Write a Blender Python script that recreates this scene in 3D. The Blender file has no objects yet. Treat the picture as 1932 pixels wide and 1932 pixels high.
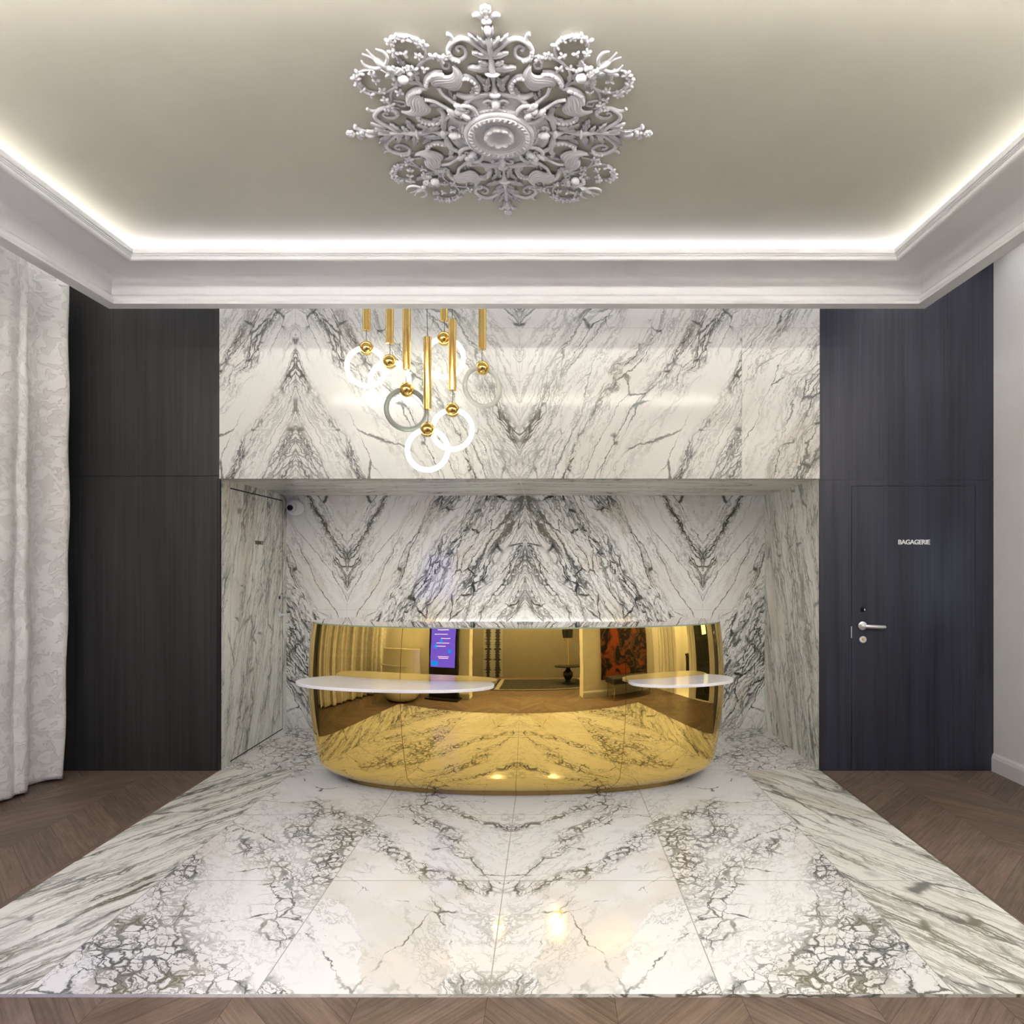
import bpy, bmesh, math, random
from math import sin, cos, pi, sqrt, radians
from mathutils import Vector, Matrix

SC = bpy.context.scene
COL = SC.collection

# ------------------------------------------------------------------ camera
cam_data = bpy.data.cameras.new('camera')
cam_data.sensor_width = 36.0
cam_data.sensor_fit = 'HORIZONTAL'
cam_data.lens = 36.0 * 1250.0 / 1932.0
cam_data.shift_x = -67.0 / 1932.0
cam_data.shift_y = 97.0 / 1932.0
cam_data.clip_start = 0.02
cam = bpy.data.objects.new('camera', cam_data)
COL.objects.link(cam)
cam.location = (0, 0, 1.525)
cam.rotation_euler = (pi / 2, 0, 0)
SC.camera = cam

# ------------------------------------------------------------------ world, exposure
world = bpy.data.worlds.new('world')
SC.world = world
world.use_nodes = True
world.node_tree.nodes['Background'].inputs[0].default_value = (1.0, 0.97, 0.93, 1)
world.node_tree.nodes['Background'].inputs[1].default_value = 0.3
SC.view_settings.view_transform = 'Standard'
SC.view_settings.look = 'None'
SC.view_settings.gamma = 1.0
SC.view_settings.use_curve_mapping = False
SC.view_settings.exposure = 0.78
try:
    SC.cycles.max_bounces = 8
    SC.cycles.diffuse_bounces = 4
    SC.cycles.glossy_bounces = 5
    SC.cycles.caustics_reflective = False
    SC.cycles.caustics_refractive = False
    SC.cycles.sample_clamp_indirect = 80.0
    SC.cycles.use_denoising = True
    SC.cycles.use_adaptive_sampling = True
    SC.cycles.adaptive_threshold = 0.02
except Exception:
    pass

# ------------------------------------------------------------------ room measures
XC = -0.206                    # symmetry axis of niche, coffer and desk
XL, XR = -3.69, 3.28           # side walls
YW = 4.864                     # face of the end wall
YB = 6.08                      # back of the niche
NXL, NXR = -2.395, 1.992       # niche sides
NZ = 2.147                     # niche height
CL, CR, CF, CN = -2.796, 2.398, 4.25, 1.70   # cornice rectangle
ZC = 3.495                     # coffer ceiling
ZB = 3.178                     # cornice underside
ZP = 3.80                      # ceiling above the curtain pocket


def area_light(name, loc, rot, sx, sy, power, color, shape='RECTANGLE', spread=None):
    d = bpy.data.lights.new(name, 'AREA')
    d.shape = shape
    d.size = sx
    if shape in ('RECTANGLE', 'ELLIPSE'):
        d.size_y = sy
    d.energy = power
    d.color = color
    if spread:
        d.spread = spread
    o = bpy.data.objects.new(name, d)
    COL.objects.link(o)
    o.location = loc
    o.rotation_euler = rot
    return o


# cove lighting: four LED runs on the ledge of the cornice, shining up on the coffer
LED = 0.10
LZ = 3.386
WCOOL = (0.86, 0.86, 1.0)
WNEUT = (1.0, 0.985, 0.965)
P_COVE = 6.5
area_light('led_strip_end', ((CL + CR) / 2, CF - LED, LZ), (pi, 0, 0), CR - CL - 2 * LED, 0.03, P_COVE, WCOOL)
area_light('led_strip_near', ((CL + CR) / 2, CN + .06, LZ), (pi, 0, 0), CR - CL - 2 * LED, 0.03, P_COVE * 14.5, WNEUT)
area_light('led_strip_left', (CL + LED, (CN + CF) / 2, LZ), (pi, 0, 0), 0.03, CF - CN - 2 * LED, P_COVE * .75, WNEUT)
area_light('led_strip_right', (CR - LED, (CN + CF) / 2, LZ), (pi, 0, 0), 0.03, CF - CN - 2 * LED, P_COVE * .75, WNEUT)

# pocket lights behind the cornice, washing down; left and near ones are added fill
P_POCK = 8.0
area_light('pocket_light', ((XL + XR) / 2, 4.60, ZP - .02), (0, 0, 0), XR - XL - .3, .05, P_POCK, WNEUT)
area_light('pocket_light', (XL + .42, 3.0, ZP - .02), (0, 0, 0), .05, 3.0, P_POCK * .12, WNEUT)  # faint added fill over the curtain, no real strip on this side
area_light('pocket_light', (XR - .40, 3.0, ZP - .02), (0, 0, 0), .05, 3.0, P_POCK * .4, WNEUT)
area_light('pocket_light', ((XL + XR) / 2, 1.56, ZP - .02), (0, 0, 0), XR - XL - .3, .05, 55.0, WNEUT)  # added to brighten the cream wall mirrored in the desk
# added fill lights, out of view, brightening the wall beside the hall opening
for wx, wl in ((-2.4, 2.0), (2.15, 1.8)):
    area_light('wall_fill_light', (wx, 1.80, 3.135), (radians(-42), 0, 0), wl, .04, 22.0, WNEUT)
# added fill hidden under the desk counter, brightening the niche
area_light('desk_fill_light', (-.22, 4.655, .84), (radians(100), 0, pi), 2.3, .04, 14.0, WNEUT)
# added fill globes on the hall ceiling behind the camera (built further down)
ZH = 3.36
FILL_GLOBES = [(-1.0, -.05), (.8, -.05), (-1.0, -.5), (.8, -.5)]
FILL_STRENGTH = 78.0


# ------------------------------------------------------------------ node helpers
class NT:
    def __init__(self, mat):
        mat.use_nodes = True
        self.t = mat.node_tree
        self.b = self.t.nodes['Principled BSDF']

    def n(self, kind, **kw):
        nd = self.t.nodes.new('ShaderNode' + kind)
        for k, v in kw.items():
            setattr(nd, k, v)
        return nd

    def l(self, a, b):
        self.t.links.new(a, b)

    def inp(self, sock, v):
        if v is None:
            return
        if isinstance(v, bpy.types.NodeSocket):
            self.l(v, sock)
        else:
            sock.default_value = v

    def m(self, op, a, b=None, c=None, clamp=False):
        nd = self.n('Math', operation=op)
        nd.use_clamp = clamp
        for i, v in enumerate((a, b, c)):
            if v is not None:
                self.inp(nd.inputs[i], v)
        return nd.outputs[0]

    def vm(self, op, a, b=None, s=None):
        nd = self.n('VectorMath', operation=op)
        self.inp(nd.inputs[0], a)
        if b is not None:
            self.inp(nd.inputs[1], b)
        if s is not None:
            self.inp(nd.inputs['Scale'], s)
        return nd.outputs[0]

    def noise(self, vec, scale, detail=3, rough=.5, dist=0.0, col=False):
        nd = self.n('TexNoise')
        nd.noise_dimensions = '3D'
        self.l(vec, nd.inputs['Vector'])
        nd.inputs['Scale'].default_value = scale
        nd.inputs['Detail'].default_value = detail
        nd.inputs['Roughness'].default_value = rough
        nd.inputs['Distortion'].default_value = dist
        return nd.outputs[1 if col else 0]

    def vor(self, vec, scale, feature='DISTANCE_TO_EDGE', out=0, rnd=1.0):
        nd = self.n('TexVoronoi')
        nd.voronoi_dimensions = '2D'
        nd.feature = feature
        self.l(vec, nd.inputs['Vector'])
        nd.inputs['Scale'].default_value = scale
        nd.inputs['Randomness'].default_value = rnd
        return nd.outputs[out]

    def mr(self, v, a, b, c=0.0, d=1.0, smooth=True):
        nd = self.n('MapRange')
        nd.interpolation_type = 'SMOOTHSTEP' if smooth else 'LINEAR'
        self.inp(nd.inputs[0], v)
        for i, x in ((1, a), (2, b), (3, c), (4, d)):
            self.inp(nd.inputs[i], x)
        return nd.outputs[0]

    def mix(self, f, a, b, blend='MIX'):
        nd = self.n('Mix', data_type='RGBA', blend_type=blend)
        self.inp(nd.inputs[0], f)
        for i, v in ((6, a), (7, b)):
            if isinstance(v, tuple):
                v = (v[0], v[1], v[2], 1)
            self.inp(nd.inputs[i], v)
        return nd.outputs[2]

    def bump(self, h, strength=.2, dist=.01):
        nd = self.n('Bump')
        nd.inputs['Strength'].default_value = strength
        nd.inputs['Distance'].default_value = dist
        self.l(h, nd.inputs['Height'])
        self.l(nd.outputs[0], self.b.inputs['Normal'])


def newmat(name):
    m = bpy.data.materials.new(name)
    return m, NT(m)


def plain(name, col, rough=.5, metal=0.0, var=0.0, vscale=8.0, spec=None, emit=None, estr=0.0):
    m, t = newmat(name)
    t.b.inputs['Base Color'].default_value = (*col, 1)
    t.b.inputs['Roughness'].default_value = rough
    t.b.inputs['Metallic'].default_value = metal
    if spec is not None:
        t.b.inputs['Specular IOR Level'].default_value = spec
    if emit:
        t.b.inputs['Emission Color'].default_value = (*emit, 1)
        t.b.inputs['Emission Strength'].default_value = estr
    if var > 0:
        tc = t.n('TexCoord')
        nz = t.noise(tc.outputs['Object'], vscale, 4, .6)
        f = t.mr(nz, .3, .7)
        a = tuple(max(0, c * (1 - var)) for c in col)
        b = tuple(min(1, c * (1 + var)) for c in col)
        t.l(t.mix(f, a, b), t.b.inputs['Base Color'])
    return m


def marble(name, stretch, seed, style, rough=.14):
    """white marble with dark grey-green veins; UV: u runs along the veins, metres"""
    m, t = newmat(name)
    uv = t.n('UVMap').outputs[0]
    p0 = t.vm('ADD', uv, (seed * 3.7, seed * 5.3, 0))
    S = style
    # domain warp
    w1 = t.vm('SUBTRACT', t.noise(p0, S.get('w1s', 1.5), 3, .5, col=True), (.5, .5, .5))
    w2 = t.vm('SUBTRACT', t.noise(p0, 8, 3, .6, col=True), (.5, .5, .5))
    w3 = t.vm('SUBTRACT', t.noise(p0, 30, 3, .6, col=True), (.5, .5, .5))
    p = t.vm('ADD', p0, t.vm('SCALE', w1, s=S.get('w1', .28)))
    p = t.vm('ADD', p, t.vm('SCALE', w2, s=S.get('w2', .07)))
    p = t.vm('ADD', p, t.vm('SCALE', w3, s=S.get('w3', .02)))
    p = t.vm('MULTIPLY', p, (1 / stretch, 1, 1))
    pw = t.vm('MULTIPLY', p, (.7, 1, 1))
    # where veins gather
    nb = t.noise(pw, S.get('ms', 3.0), 2, .5)
    band = t.m('SUBTRACT', 1.0, t.mr(t.m('ABSOLUTE', t.m('SUBTRACT', nb, .5)), S.get('bi', .015), S.get('bo', .055)))
    mask = t.m('MAXIMUM', band, t.mr(t.noise(t.vm('ADD', pw, (5.5, 3.3, 0)), S.get('ms', 3.0) * .8, 3, .55), S.get('m0', .47), S.get('m1', .66)))
    mask2 = t.mr(t.noise(t.vm('ADD', pw, (7.3, 2.1, 0)), S.get('ms', 3.0) * 2.3, 3, .55), .36, .60)
    core = t.mr(t.noise(t.vm('ADD', pw, (1.3, 9.1, 0)), S.get('ms', 3.0) * 1.3, 4, .6), S.get('c0', .60), S.get('c1', .70))
    thick = t.mr(t.noise(p, 11, 3, .55), S.get('t0', .30), S.get('t1', .72))

    def lines(scale, w, msk):
        d = t.vor(p, scale)
        ww = t.m('MULTIPLY', t.m('ADD', t.m('MULTIPLY', thick, .85), .15), w)
        ln = t.m('SUBTRACT', 1.0, t.mr(t.m('DIVIDE', d, ww), .15, 1.0))
        return t.m('MULTIPLY', ln, msk) if msk is not None else ln

    gate = t.mr(t.noise(t.vm('ADD', p, (3.1, 4.2, 0)), 5, 3, .55), S.get('g0', .38), S.get('g1', .54))
    la = lines(S.get('sa', 3.2), S.get('wa', .028), gate)
    lb = lines(S.get('sb', 9.0), S.get('wb', .085), t.m('MAXIMUM', t.m('MULTIPLY', mask, 1.0), t.m('MULTIPLY', t.m('MULTIPLY', gate, mask2), S.get('gb', .35))))
    lc = lines(S.get('sc', 21.0), S.get('wc', .17), t.m('MULTIPLY', mask, mask2))
    # fine ridged strands
    rn = t.noise(t.vm('MULTIPLY', p, (.55, 1, 1)), S.get('rs', 9.0), 5, .6)
    rd = t.m('SUBTRACT', 1.0, t.mr(t.m('ABSOLUTE', t.m('SUBTRACT', rn, .5)), .004, S.get('rw', .022)))
    lr = t.m('MULTIPLY', rd, t.m('ADD', t.m('MULTIPLY', mask2, .55), t.m('MULTIPLY', mask, .45)))
    lr = t.m('MULTIPLY', lr, S.get('ra', .8))
    f1 = t.vor(p, S.get('sc', 21.0), 'F1', 0)
    jb = t.m('MULTIPLY', t.mr(f1, S.get('j0', .56), S.get('j1', .64)), t.m('MULTIPLY', mask, mask2))
    lb = t.m('MAXIMUM', lb, t.m('MULTIPLY', jb, S.get('ja', .5)))
    smear = t.m('MULTIPLY', t.m('MULTIPLY', mask, mask2), S.get('sm', .16))
    dark = t.m('MAXIMUM', t.m('MAXIMUM', la, lb), t.m('MAXIMUM', lc, lr))
    dark = t.m('MULTIPLY', dark, S.get('dk', .86))
    dark = t.m('ADD', dark, smear)
    dark = t.m('MAXIMUM', dark, t.m('MULTIPLY', core, t.mr(t.noise(t.vm('MULTIPLY', p, (.6, 1, 1)), 22, 5, .65), .46, .52, 0, S.get('ca', .9))), clamp=True)
    # body colour: white with beige clasts
    cells = t.vor(p, S.get('cs', 2.6), 'F1', 1)
    sep = t.n('SeparateColor')
    t.l(cells, sep.inputs[0])
    bei = t.m('MULTIPLY', t.mr(sep.outputs[0], S.get('b0', .68), .86), t.mr(t.noise(p0, 2.2, 2, .5), .38, .62))
    base = t.mix(t.m('MULTIPLY', bei, S.get('ba', .55)), S.get('white', (.80, .785, .745)), S.get('beige', (.62, .54, .44)))
    fine = t.noise(p0, 60, 3, .6)
    base = t.mix(t.mr(fine, .3, .7, 0, .10), base, (.70, .70, .66))
    green = t.mix(t.mr(t.noise(p0, 3, 2, .5), .35, .65), S.get('v1', (.055, .06, .055)), S.get('v2', (.11, .105, .07)))
    col = t.mix(dark, base, green)
    t.l(col, t.b.inputs['Base Color'])
    t.b.inputs['Roughness'].default_value = rough
    t.b.inputs['Specular IOR Level'].default_value = S.get('spec', .4)
    return m


WALL_STYLE = dict(w1=.22, w2=.055, w3=.030, b0=.58, ba=.42, dk=.95, v1=(.04, .044, .042), white=(.82, .81, .78), ms=2.3, bi=.012, bo=.06, m0=.50, m1=.64, sa=4.0, wa=.030, sb=13, wb=.11, gb=.30, sc=30, wc=.24, rs=19, rw=.042, ra=.95, sm=.14, c0=.615, c1=.635)
ST_WALL = dict(WALL_STYLE)
ST_UP = dict(WALL_STYLE, spec=.17, m0=.53, m1=.68, bo=.05, dk=.82, sm=.12, v1=(.06, .063, .066), v2=(.10, .10, .075), c0=.65, c1=.67)
ST_SIDE = dict(w1=.14, w2=.05, w3=.03, ms=3.2, bi=.02, bo=.08, sa=5, wa=.05, sb=15, wb=.15, gb=.5, sc=34, wc=.28, rs=18, rw=.045, ra=.9, m0=.50, m1=.66, dk=.66, sm=.08, white=(.82, .81, .74), v2=(.13, .125, .08))
ST_BORD = dict(w1=.12, w2=.04, w3=.02, ms=3.4, bi=.02, bo=.08, sa=5.5, wa=.06, sb=15, wb=.17, gb=.6, sc=34, wc=.30, rs=18, rw=.05, m0=.50, m1=.66, dk=.78, sm=.06, ra=.95, white=(.85, .84, .77), v2=(.12, .11, .05))
ST_FIELD = dict(w1=.26, w2=.09, w3=.034, w1s=1.2, ms=1.35, bi=.016, bo=.06, sa=2.4, wa=.018, sb=11.0, wb=.12, sc=25, wc=.21, rs=14, ra=.75, rw=.024,
                m0=.495, m1=.575, sm=.05, cs=2.3, ba=.40, gb=.26, spec=.2, g0=.42, g1=.56, t0=.38, t1=.64, dk=.86, white=(.82, .81, .785), c0=.75, c1=.8, ja=.8, v2=(.13, .115, .06))
ST_DENSE = dict(ST_FIELD, m0=.475, m1=.55, bo=.08, sb=12.5, gb=.3)
ST_CEIL = dict(w1=.12, w2=.05, ms=2.4, bi=.012, bo=.05, rs=14, ra=.8, m0=.54, m1=.68, dk=.62, sm=.10, white=(.80, .77, .68), v2=(.13, .12, .08))

M = {}
M['marble_wall'] = marble('polished_marble_niche', 5.0, 14.299999999999999, ST_WALL, .10)
M['marble_upper'] = marble('polished_marble_upper', 5.0, 14.2, ST_UP, .09)
M['marble_side'] = marble('polished_marble_side', 5.0, 3.1, ST_SIDE, .12)
M['marble_border'] = marble('polished_marble_border', 6.0, 4.7, ST_BORD, .12)
M['marble_field'] = marble('polished_marble_field', 1.9, 15.49, ST_FIELD, .10)
M['marble_dense'] = marble('polished_marble_dense', 1.7, 15.49, ST_DENSE, .10)
M['marble_soffit'] = marble('polished_marble_soffit', 4.5, 6.6, ST_CEIL, .12)
M['grout'] = plain('joint', (.50, .48, .44), .6)
M['grout_floor'] = plain('floor_joint', (.33, .32, .28), .6)
M['plaster'] = plain('ceiling_paint', (.52, .50, .43), .85, var=.02, vscale=3)
M['rosette'] = plain('stucco', (.68, .675, .715), .7, var=.02, vscale=20)
M['cornice'] = plain('cornice_paint', (.76, .755, .765), .55, var=.015)
M['white_wall'] = plain('wall_paint', (.83, .815, .81), .75, var=.015, vscale=4)
M['cream_wall'] = plain('cream_paint', (.87, .84, .77), .7, var=.02)
M['grey_wall'] = plain('taupe_paint', (.22, .20, .165), .8, var=.03)
M['white_lacquer'] = plain('white_solid_surface', (.83, .82, .83), .12, var=.01)
M['chrome'] = plain('chrome', (.90, .90, .92), .28, .75)
M['letter'] = plain('brushed_steel_letters', (.90, .90, .90), .35)
M['letter_dark'] = plain('bronze_letters', (.12, .09, .07), .4, .5)
M['black'] = plain('black_plastic', (.012, .012, .013), .35)
M['dark_gap'] = plain('shadow_gap', (.008, .008, .008), .8)
M['glass_black'] = plain('lens_glass', (.006, .006, .007), .35, spec=.2)
M['cam_white'] = plain('white_housing', (.72, .72, .74), .4)
M['brass'] = plain('polished_brass', (.80, .54, .17), .08, 1.0)
M['brass_tube'] = plain('satin_brass', (.78, .53, .19), .16, 1.0)
M['cord'] = plain('cord', (.10, .08, .05), .6)
M['tube_lit'] = plain('lit_ring', (.9, .9, .85), .3, emit=(1.0, 1.0, .88), estr=2.5)
M['tube_off'] = plain('unlit_ring', (.34, .36, .32), .15)
M['tube_off2'] = plain('unlit_white_ring', (.66, .67, .60), .15)
M['mirror_top'] = plain('mirror_glass', (.77, .69, .65), .015, 1.0)
M['glass_edge'] = plain('glass_edge', (.30, .38, .28), .1)
M['gold_edge'] = plain('gold_edge', (.95, .70, .28), .12, 1.0)


def gold():
    m, t = newmat('gold_mirror')
    t.b.inputs['Base Color'].default_value = (.94, .665, .21, 1)
    t.b.inputs['Metallic'].default_value = 1
    t.b.inputs['Roughness'].default_value = .012
    tc = t.n('TexCoord')
    h = t.noise(t.vm('MULTIPLY', tc.outputs['Object'], (1, 1, .35)), 14, 2, .5)
    t.bump(h, .012, .01)
    return m


M['gold'] = gold()


def veneer(name, c1, c2, rough):
    m, t = newmat(name)
    tc = t.n('TexCoord').outputs['Object']
    g = t.noise(t.vm('MULTIPLY', tc, (60, 60, .9)), 1.0, 5, .6)
    g2 = t.noise(t.vm('MULTIPLY', tc, (9, 9, .5)), 1.0, 4, .6)
    f = t.m('ADD', t.m('MULTIPLY', t.mr(g, .3, .7), .5), t.m('MULTIPLY', t.mr(g2, .3, .7), .5))
    t.l(t.mix(f, c1, c2), t.b.inputs['Base Color'])
    t.b.inputs['Roughness'].default_value = rough
    t.b.inputs['Specular IOR Level'].default_value = .5
    t.bump(g, .08, .002)
    return m


M['veneer_left'] = veneer('ebony_veneer', (.016, .016, .016), (.045, .044, .044), .38)
M['veneer_right'] = veneer('blue_black_veneer', (.017, .018, .027), (.044, .047, .076), .38)


def wood():
    m, t = newmat('smoked_oak')
    uv = t.n('UVMap').outputs[0]
    at = t.n('Attribute', attribute_name='tone')
    grain = t.noise(t.vm('MULTIPLY', uv, (3, 70, 1)), 1.0, 5, .65)
    wv = t.noise(t.vm('MULTIPLY', uv, (2.5, 14, 1)), 1.0, 3, .5)
    ring = t.m('ABSOLUTE', t.m('SINE', t.m('MULTIPLY', wv, 42.0)))
    blot = t.noise(t.vm('MULTIPLY', uv, (5, 7, 1)), 1.0, 4, .6)
    c = t.mix(t.mr(grain, .25, .75), (.095, .063, .042), (.215, .155, .115))
    c = t.mix(t.m('MULTIPLY', t.mr(ring, .0, .35, 1, 0), .30), c, (.075, .05, .035))
    c = t.mix(t.mr(blot, .4, .75, 0, .35), c, (.27, .205, .165))
    c = t.mix(1.0, c, at.outputs['Color'], 'MULTIPLY')
    t.l(c, t.b.inputs['Base Color'])
    t.b.inputs['Roughness'].default_value = .5
    t.bump(grain, .25, .002)
    return m


M['oak'] = wood()


def damask():
    m, t = newmat('cream_damask')
    uv = t.n('UVMap').outputs[0]
    sp = t.n('SeparateXYZ')
    t.l(uv, sp.inputs[0])
    # mirrored repeat, 0.36 m wide, 0.62 m high
    u = t.m('PINGPONG', t.m('ADD', sp.outputs[0], t.m('MULTIPLY', t.m('MODULO', t.m('FLOOR', t.m('DIVIDE', sp.outputs[1], .45)), 2), .27)), .27)
    
    v = sp.outputs[1]
    vv = v
    cb = t.n('CombineXYZ')
    t.l(u, cb.inputs[0])
    t.l(v, cb.inputs[1])
    p = cb.outputs[0]
    q = t.vm('ADD', p, t.vm('SCALE', t.vm('SUBTRACT', t.noise(p, 9, 2, .5, col=True), (.5, .5, .5)), s=.09))
    d = t.vor(q, 10, 'F1', 0)
    d2 = t.vor(q, 25, 'SMOOTH_F1', 0)
    n1 = t.noise(q, 7, 3, .5, 1.2)
    flower = t.mr(t.m('ADD', t.m('MULTIPLY', d, .8), t.m('MULTIPLY', d2, .5)), .40, .50)
    scroll = t.mr(t.m('ABSOLUTE', t.m('SUBTRACT', n1, .5)), .035, .06)
    pat = t.m('MULTIPLY', flower, scroll)
    c = t.mix(pat, (.80, .785, .76), (.70, .68, .65))
    t.l(c, t.b.inputs['Base Color'])
    t.l(t.mr(pat, 0, 1, .38, .65), t.b.inputs['Roughness'])
    t.b.inputs['Sheen Weight'].default_value = .3
    wr = t.noise(t.vm('MULTIPLY', uv, (7, 9, 1)), 1.0, 4, .6)
    t.bump(t.m('ADD', t.m('MULTIPLY', pat, -.45), t.m('MULTIPLY', wr, 1.2)), .55, .012)
    return m


M['damask'] = damask()


# ------------------------------------------------------------------ mesh helpers
class MB:
    def __init__(self):
        self.v, self.f, self.uv, self.mi = [], [], {}, {}
        self.col = {}

    def vert(self, *p):
        self.v.append(tuple(p))
        return len(self.v) - 1

    def face(self, ids, uv=None, mi=0, col=None):
        self.f.append(tuple(ids))
        k = len(self.f) - 1
        if uv:
            self.uv[k] = uv
        if mi:
            self.mi[k] = mi
        if col:
            self.col[k] = col

    def box(self, x0, x1, y0, y1, z0, z1, mi=0):
        b = len(self.v)
        for z in (z0, z1):
            for y in (y0, y1):
                for x in (x0, x1):
                    self.v.append((x, y, z))
        for q in ((0, 2, 3, 1), (4, 5, 7, 6), (0, 1, 5, 4), (2, 6, 7, 3), (0, 4, 6, 2), (1, 3, 7, 5)):
            self.face([b + i for i in q], mi=mi)

    def quad(self, pts, uv=None, mi=0, col=None):
        b = len(self.v)
        self.v += [tuple(p) for p in pts]
        self.face(range(b, b + len(pts)), uv, mi, col)

    def tube(self, path, rad, seg=10, squash=1.0, cap=True):
        """round sweep along 3D points; squash scales it along z"""
        P = [Vector(p) for p in path]
        n = len(P)
        if not hasattr(rad, '__len__'):
            rad = [rad] * n
        up = Vector((0, 0, 1))
        rings = []
        prev = None
        for i in range(n):
            d = (P[min(i + 1, n - 1)] - P[max(i - 1, 0)])
            if d.length < 1e-9:
                d = Vector((1, 0, 0))
            d.normalize()
            if prev is None:
                a = up if abs(d.dot(up)) < .9 else Vector((1, 0, 0))
                s = d.cross(a).normalized()
            else:
                s = (prev - d * prev.dot(d))
                s = s.normalized() if s.length > 1e-6 else d.cross(up).normalized()
            prev = s
            w = s.cross(d).normalized()
            ring = []
            for k in range(seg):
                th = 2 * pi * k / seg
                q = (s * cos(th) + w * sin(th)) * rad[i]
                q.z *= squash
                ring.append(self.vert(*(P[i] + q)))
            rings.append(ring)
        for i in range(n - 1):
            for k in range(seg):
                self.face((rings[i][k], rings[i][(k + 1) % seg], rings[i + 1][(k + 1) % seg], rings[i + 1][k]))
        if cap:
            self.face(rings[0][::-1])
            self.face(rings[-1])

    def ell(self, c, r, rot=0.0, nu=12, nv=8):
        if not hasattr(r, '__len__'):
            r = (r, r, r)
        b = len(self.v)
        cr, sr = cos(rot), sin(rot)
        for j in range(1, nv):
            ph = pi * j / nv
            for i in range(nu):
                th = 2 * pi * i / nu
                x, y, z = r[0] * sin(ph) * cos(th), r[1] * sin(ph) * sin(th), r[2] * cos(ph)
                self.v.append((c[0] + x * cr - y * sr, c[1] + x * sr + y * cr, c[2] + z))
        t = self.vert(c[0], c[1], c[2] + r[2])
        u = self.vert(c[0], c[1], c[2] - r[2])
        for j in range(nv - 2):
            for i in range(nu):
                a, d = b + j * nu + i, b + j * nu + (i + 1) % nu
                self.face((a, a + nu, d + nu, d))
        for i in range(nu):
            self.face((t, b + i, b + (i + 1) % nu))
            e = b + (nv - 2) * nu
            self.face((u, e + (i + 1) % nu, e + i))

    def lathe(self, prof, c=(0, 0, 0), seg=48, axis='z', close=False):
        b = len(self.v)
        n = len(prof)
        for i in range(seg):
            th = 2 * pi * i / seg
            for r, h in prof:
                p = {'z': (r * cos(th), r * sin(th), h), 'y': (r * cos(th), h, r * sin(th)), 'x': (h, r * cos(th), r * sin(th))}[axis]
                self.v.append((c[0] + p[0], c[1] + p[1], c[2] + p[2]))
        for i in range(seg):
            a, d = b + i * n, b + ((i + 1) % seg) * n
            for k in range(n - 1 + (1 if close else 0)):
                k2 = (k + 1) % n
                self.face((a + k, d + k, d + k2, a + k2))

    def prism(self, outline, z0, z1):
        n = len(outline)
        b = len(self.v)
        for z in (z0, z1):
            for x, y in outline:
                self.v.append((x, y, z))
        for i in range(n):
            j = (i + 1) % n
            self.face((b + i, b + j, b + n + j, b + n + i))
        self.face([b + i for i in range(n)][::-1])
        self.face([b + n + i for i in range(n)])

    def build(self, name, mat, parent=None, smooth=False, bevel=0.0, autos=None):
        me = bpy.data.meshes.new(name)
        me.from_pydata(self.v, [], self.f)
        mats = mat if isinstance(mat, (list, tuple)) else [mat]
        for x in mats:
            me.materials.append(x)
        for k, i in self.mi.items():
            me.polygons[k].material_index = i
        if self.uv:
            ul = me.uv_layers.new(name='UVMap')
            for k, uvs in self.uv.items():
                for li, q in zip(me.polygons[k].loop_indices, uvs):
                    ul.data[li].uv = q
        if self.col:
            ca = me.color_attributes.new('tone', 'FLOAT_COLOR', 'CORNER')
            for k, c in self.col.items():
                for li in me.polygons[k].loop_indices:
                    ca.data[li].color = (*c, 1)
        else:
            bm = bmesh.new()
            bm.from_mesh(me)
            bmesh.ops.recalc_face_normals(bm, faces=bm.faces)
            bm.to_mesh(me)
            bm.free()
        if smooth:
            for p in me.polygons:
                p.use_smooth = True
            if autos:
                try:
                    me.set_sharp_from_angle(angle=radians(autos))
                except Exception:
                    pass
        o = bpy.data.objects.new(name, me)
        COL.objects.link(o)
        if bevel:
            md = o.modifiers.new('bevel', 'BEVEL')
            md.width = bevel
            md.segments = 2
            md.limit_method = 'ANGLE'
        if parent:
            o.parent = parent
        return o


def tag(o, label=None, cat=None, group=None, kind=None):
    if label:
        o['label'] = label
    if cat:
        o['category'] = cat
    if group:
        o['group'] = group
    if kind:
        o['kind'] = kind
    return o


def empty(name, loc, label=None, cat=None, group=None, kind=None, parent=None):
    o = bpy.data.objects.new(name, None)
    o.empty_display_size = .1
    COL.objects.link(o)
    o.location = loc
    if parent:
        o.parent = parent
    return tag(o, label, cat, group, kind)


def rel(parent, o):
    """parent o (built in world coordinates) keeping its place"""
    o.parent = parent
    o.matrix_parent_inverse = Matrix.Translation(parent.location).inverted()
    return o


def struct(o, label, cat):
    return tag(o, label, cat, kind='structure')


def cr(pts, n=8):
    """Catmull-Rom through points of any dimension"""
    out = []
    m = len(pts)
    for i in range(m - 1):
        p0, p1, p2, p3 = pts[max(i - 1, 0)], pts[i], pts[i + 1], pts[min(i + 2, m - 1)]
        for k in range(n):
            s = k / n
            out.append(tuple(.5 * (2 * b + (c - a) * s + (2 * a - 5 * b + 4 * c - d) * s * s + (3 * b - a - 3 * c + d) * s ** 3)
                             for a, b, c, d in zip(p0, p1, p2, p3)))
    out.append(tuple(pts[-1]))
    return out


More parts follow.
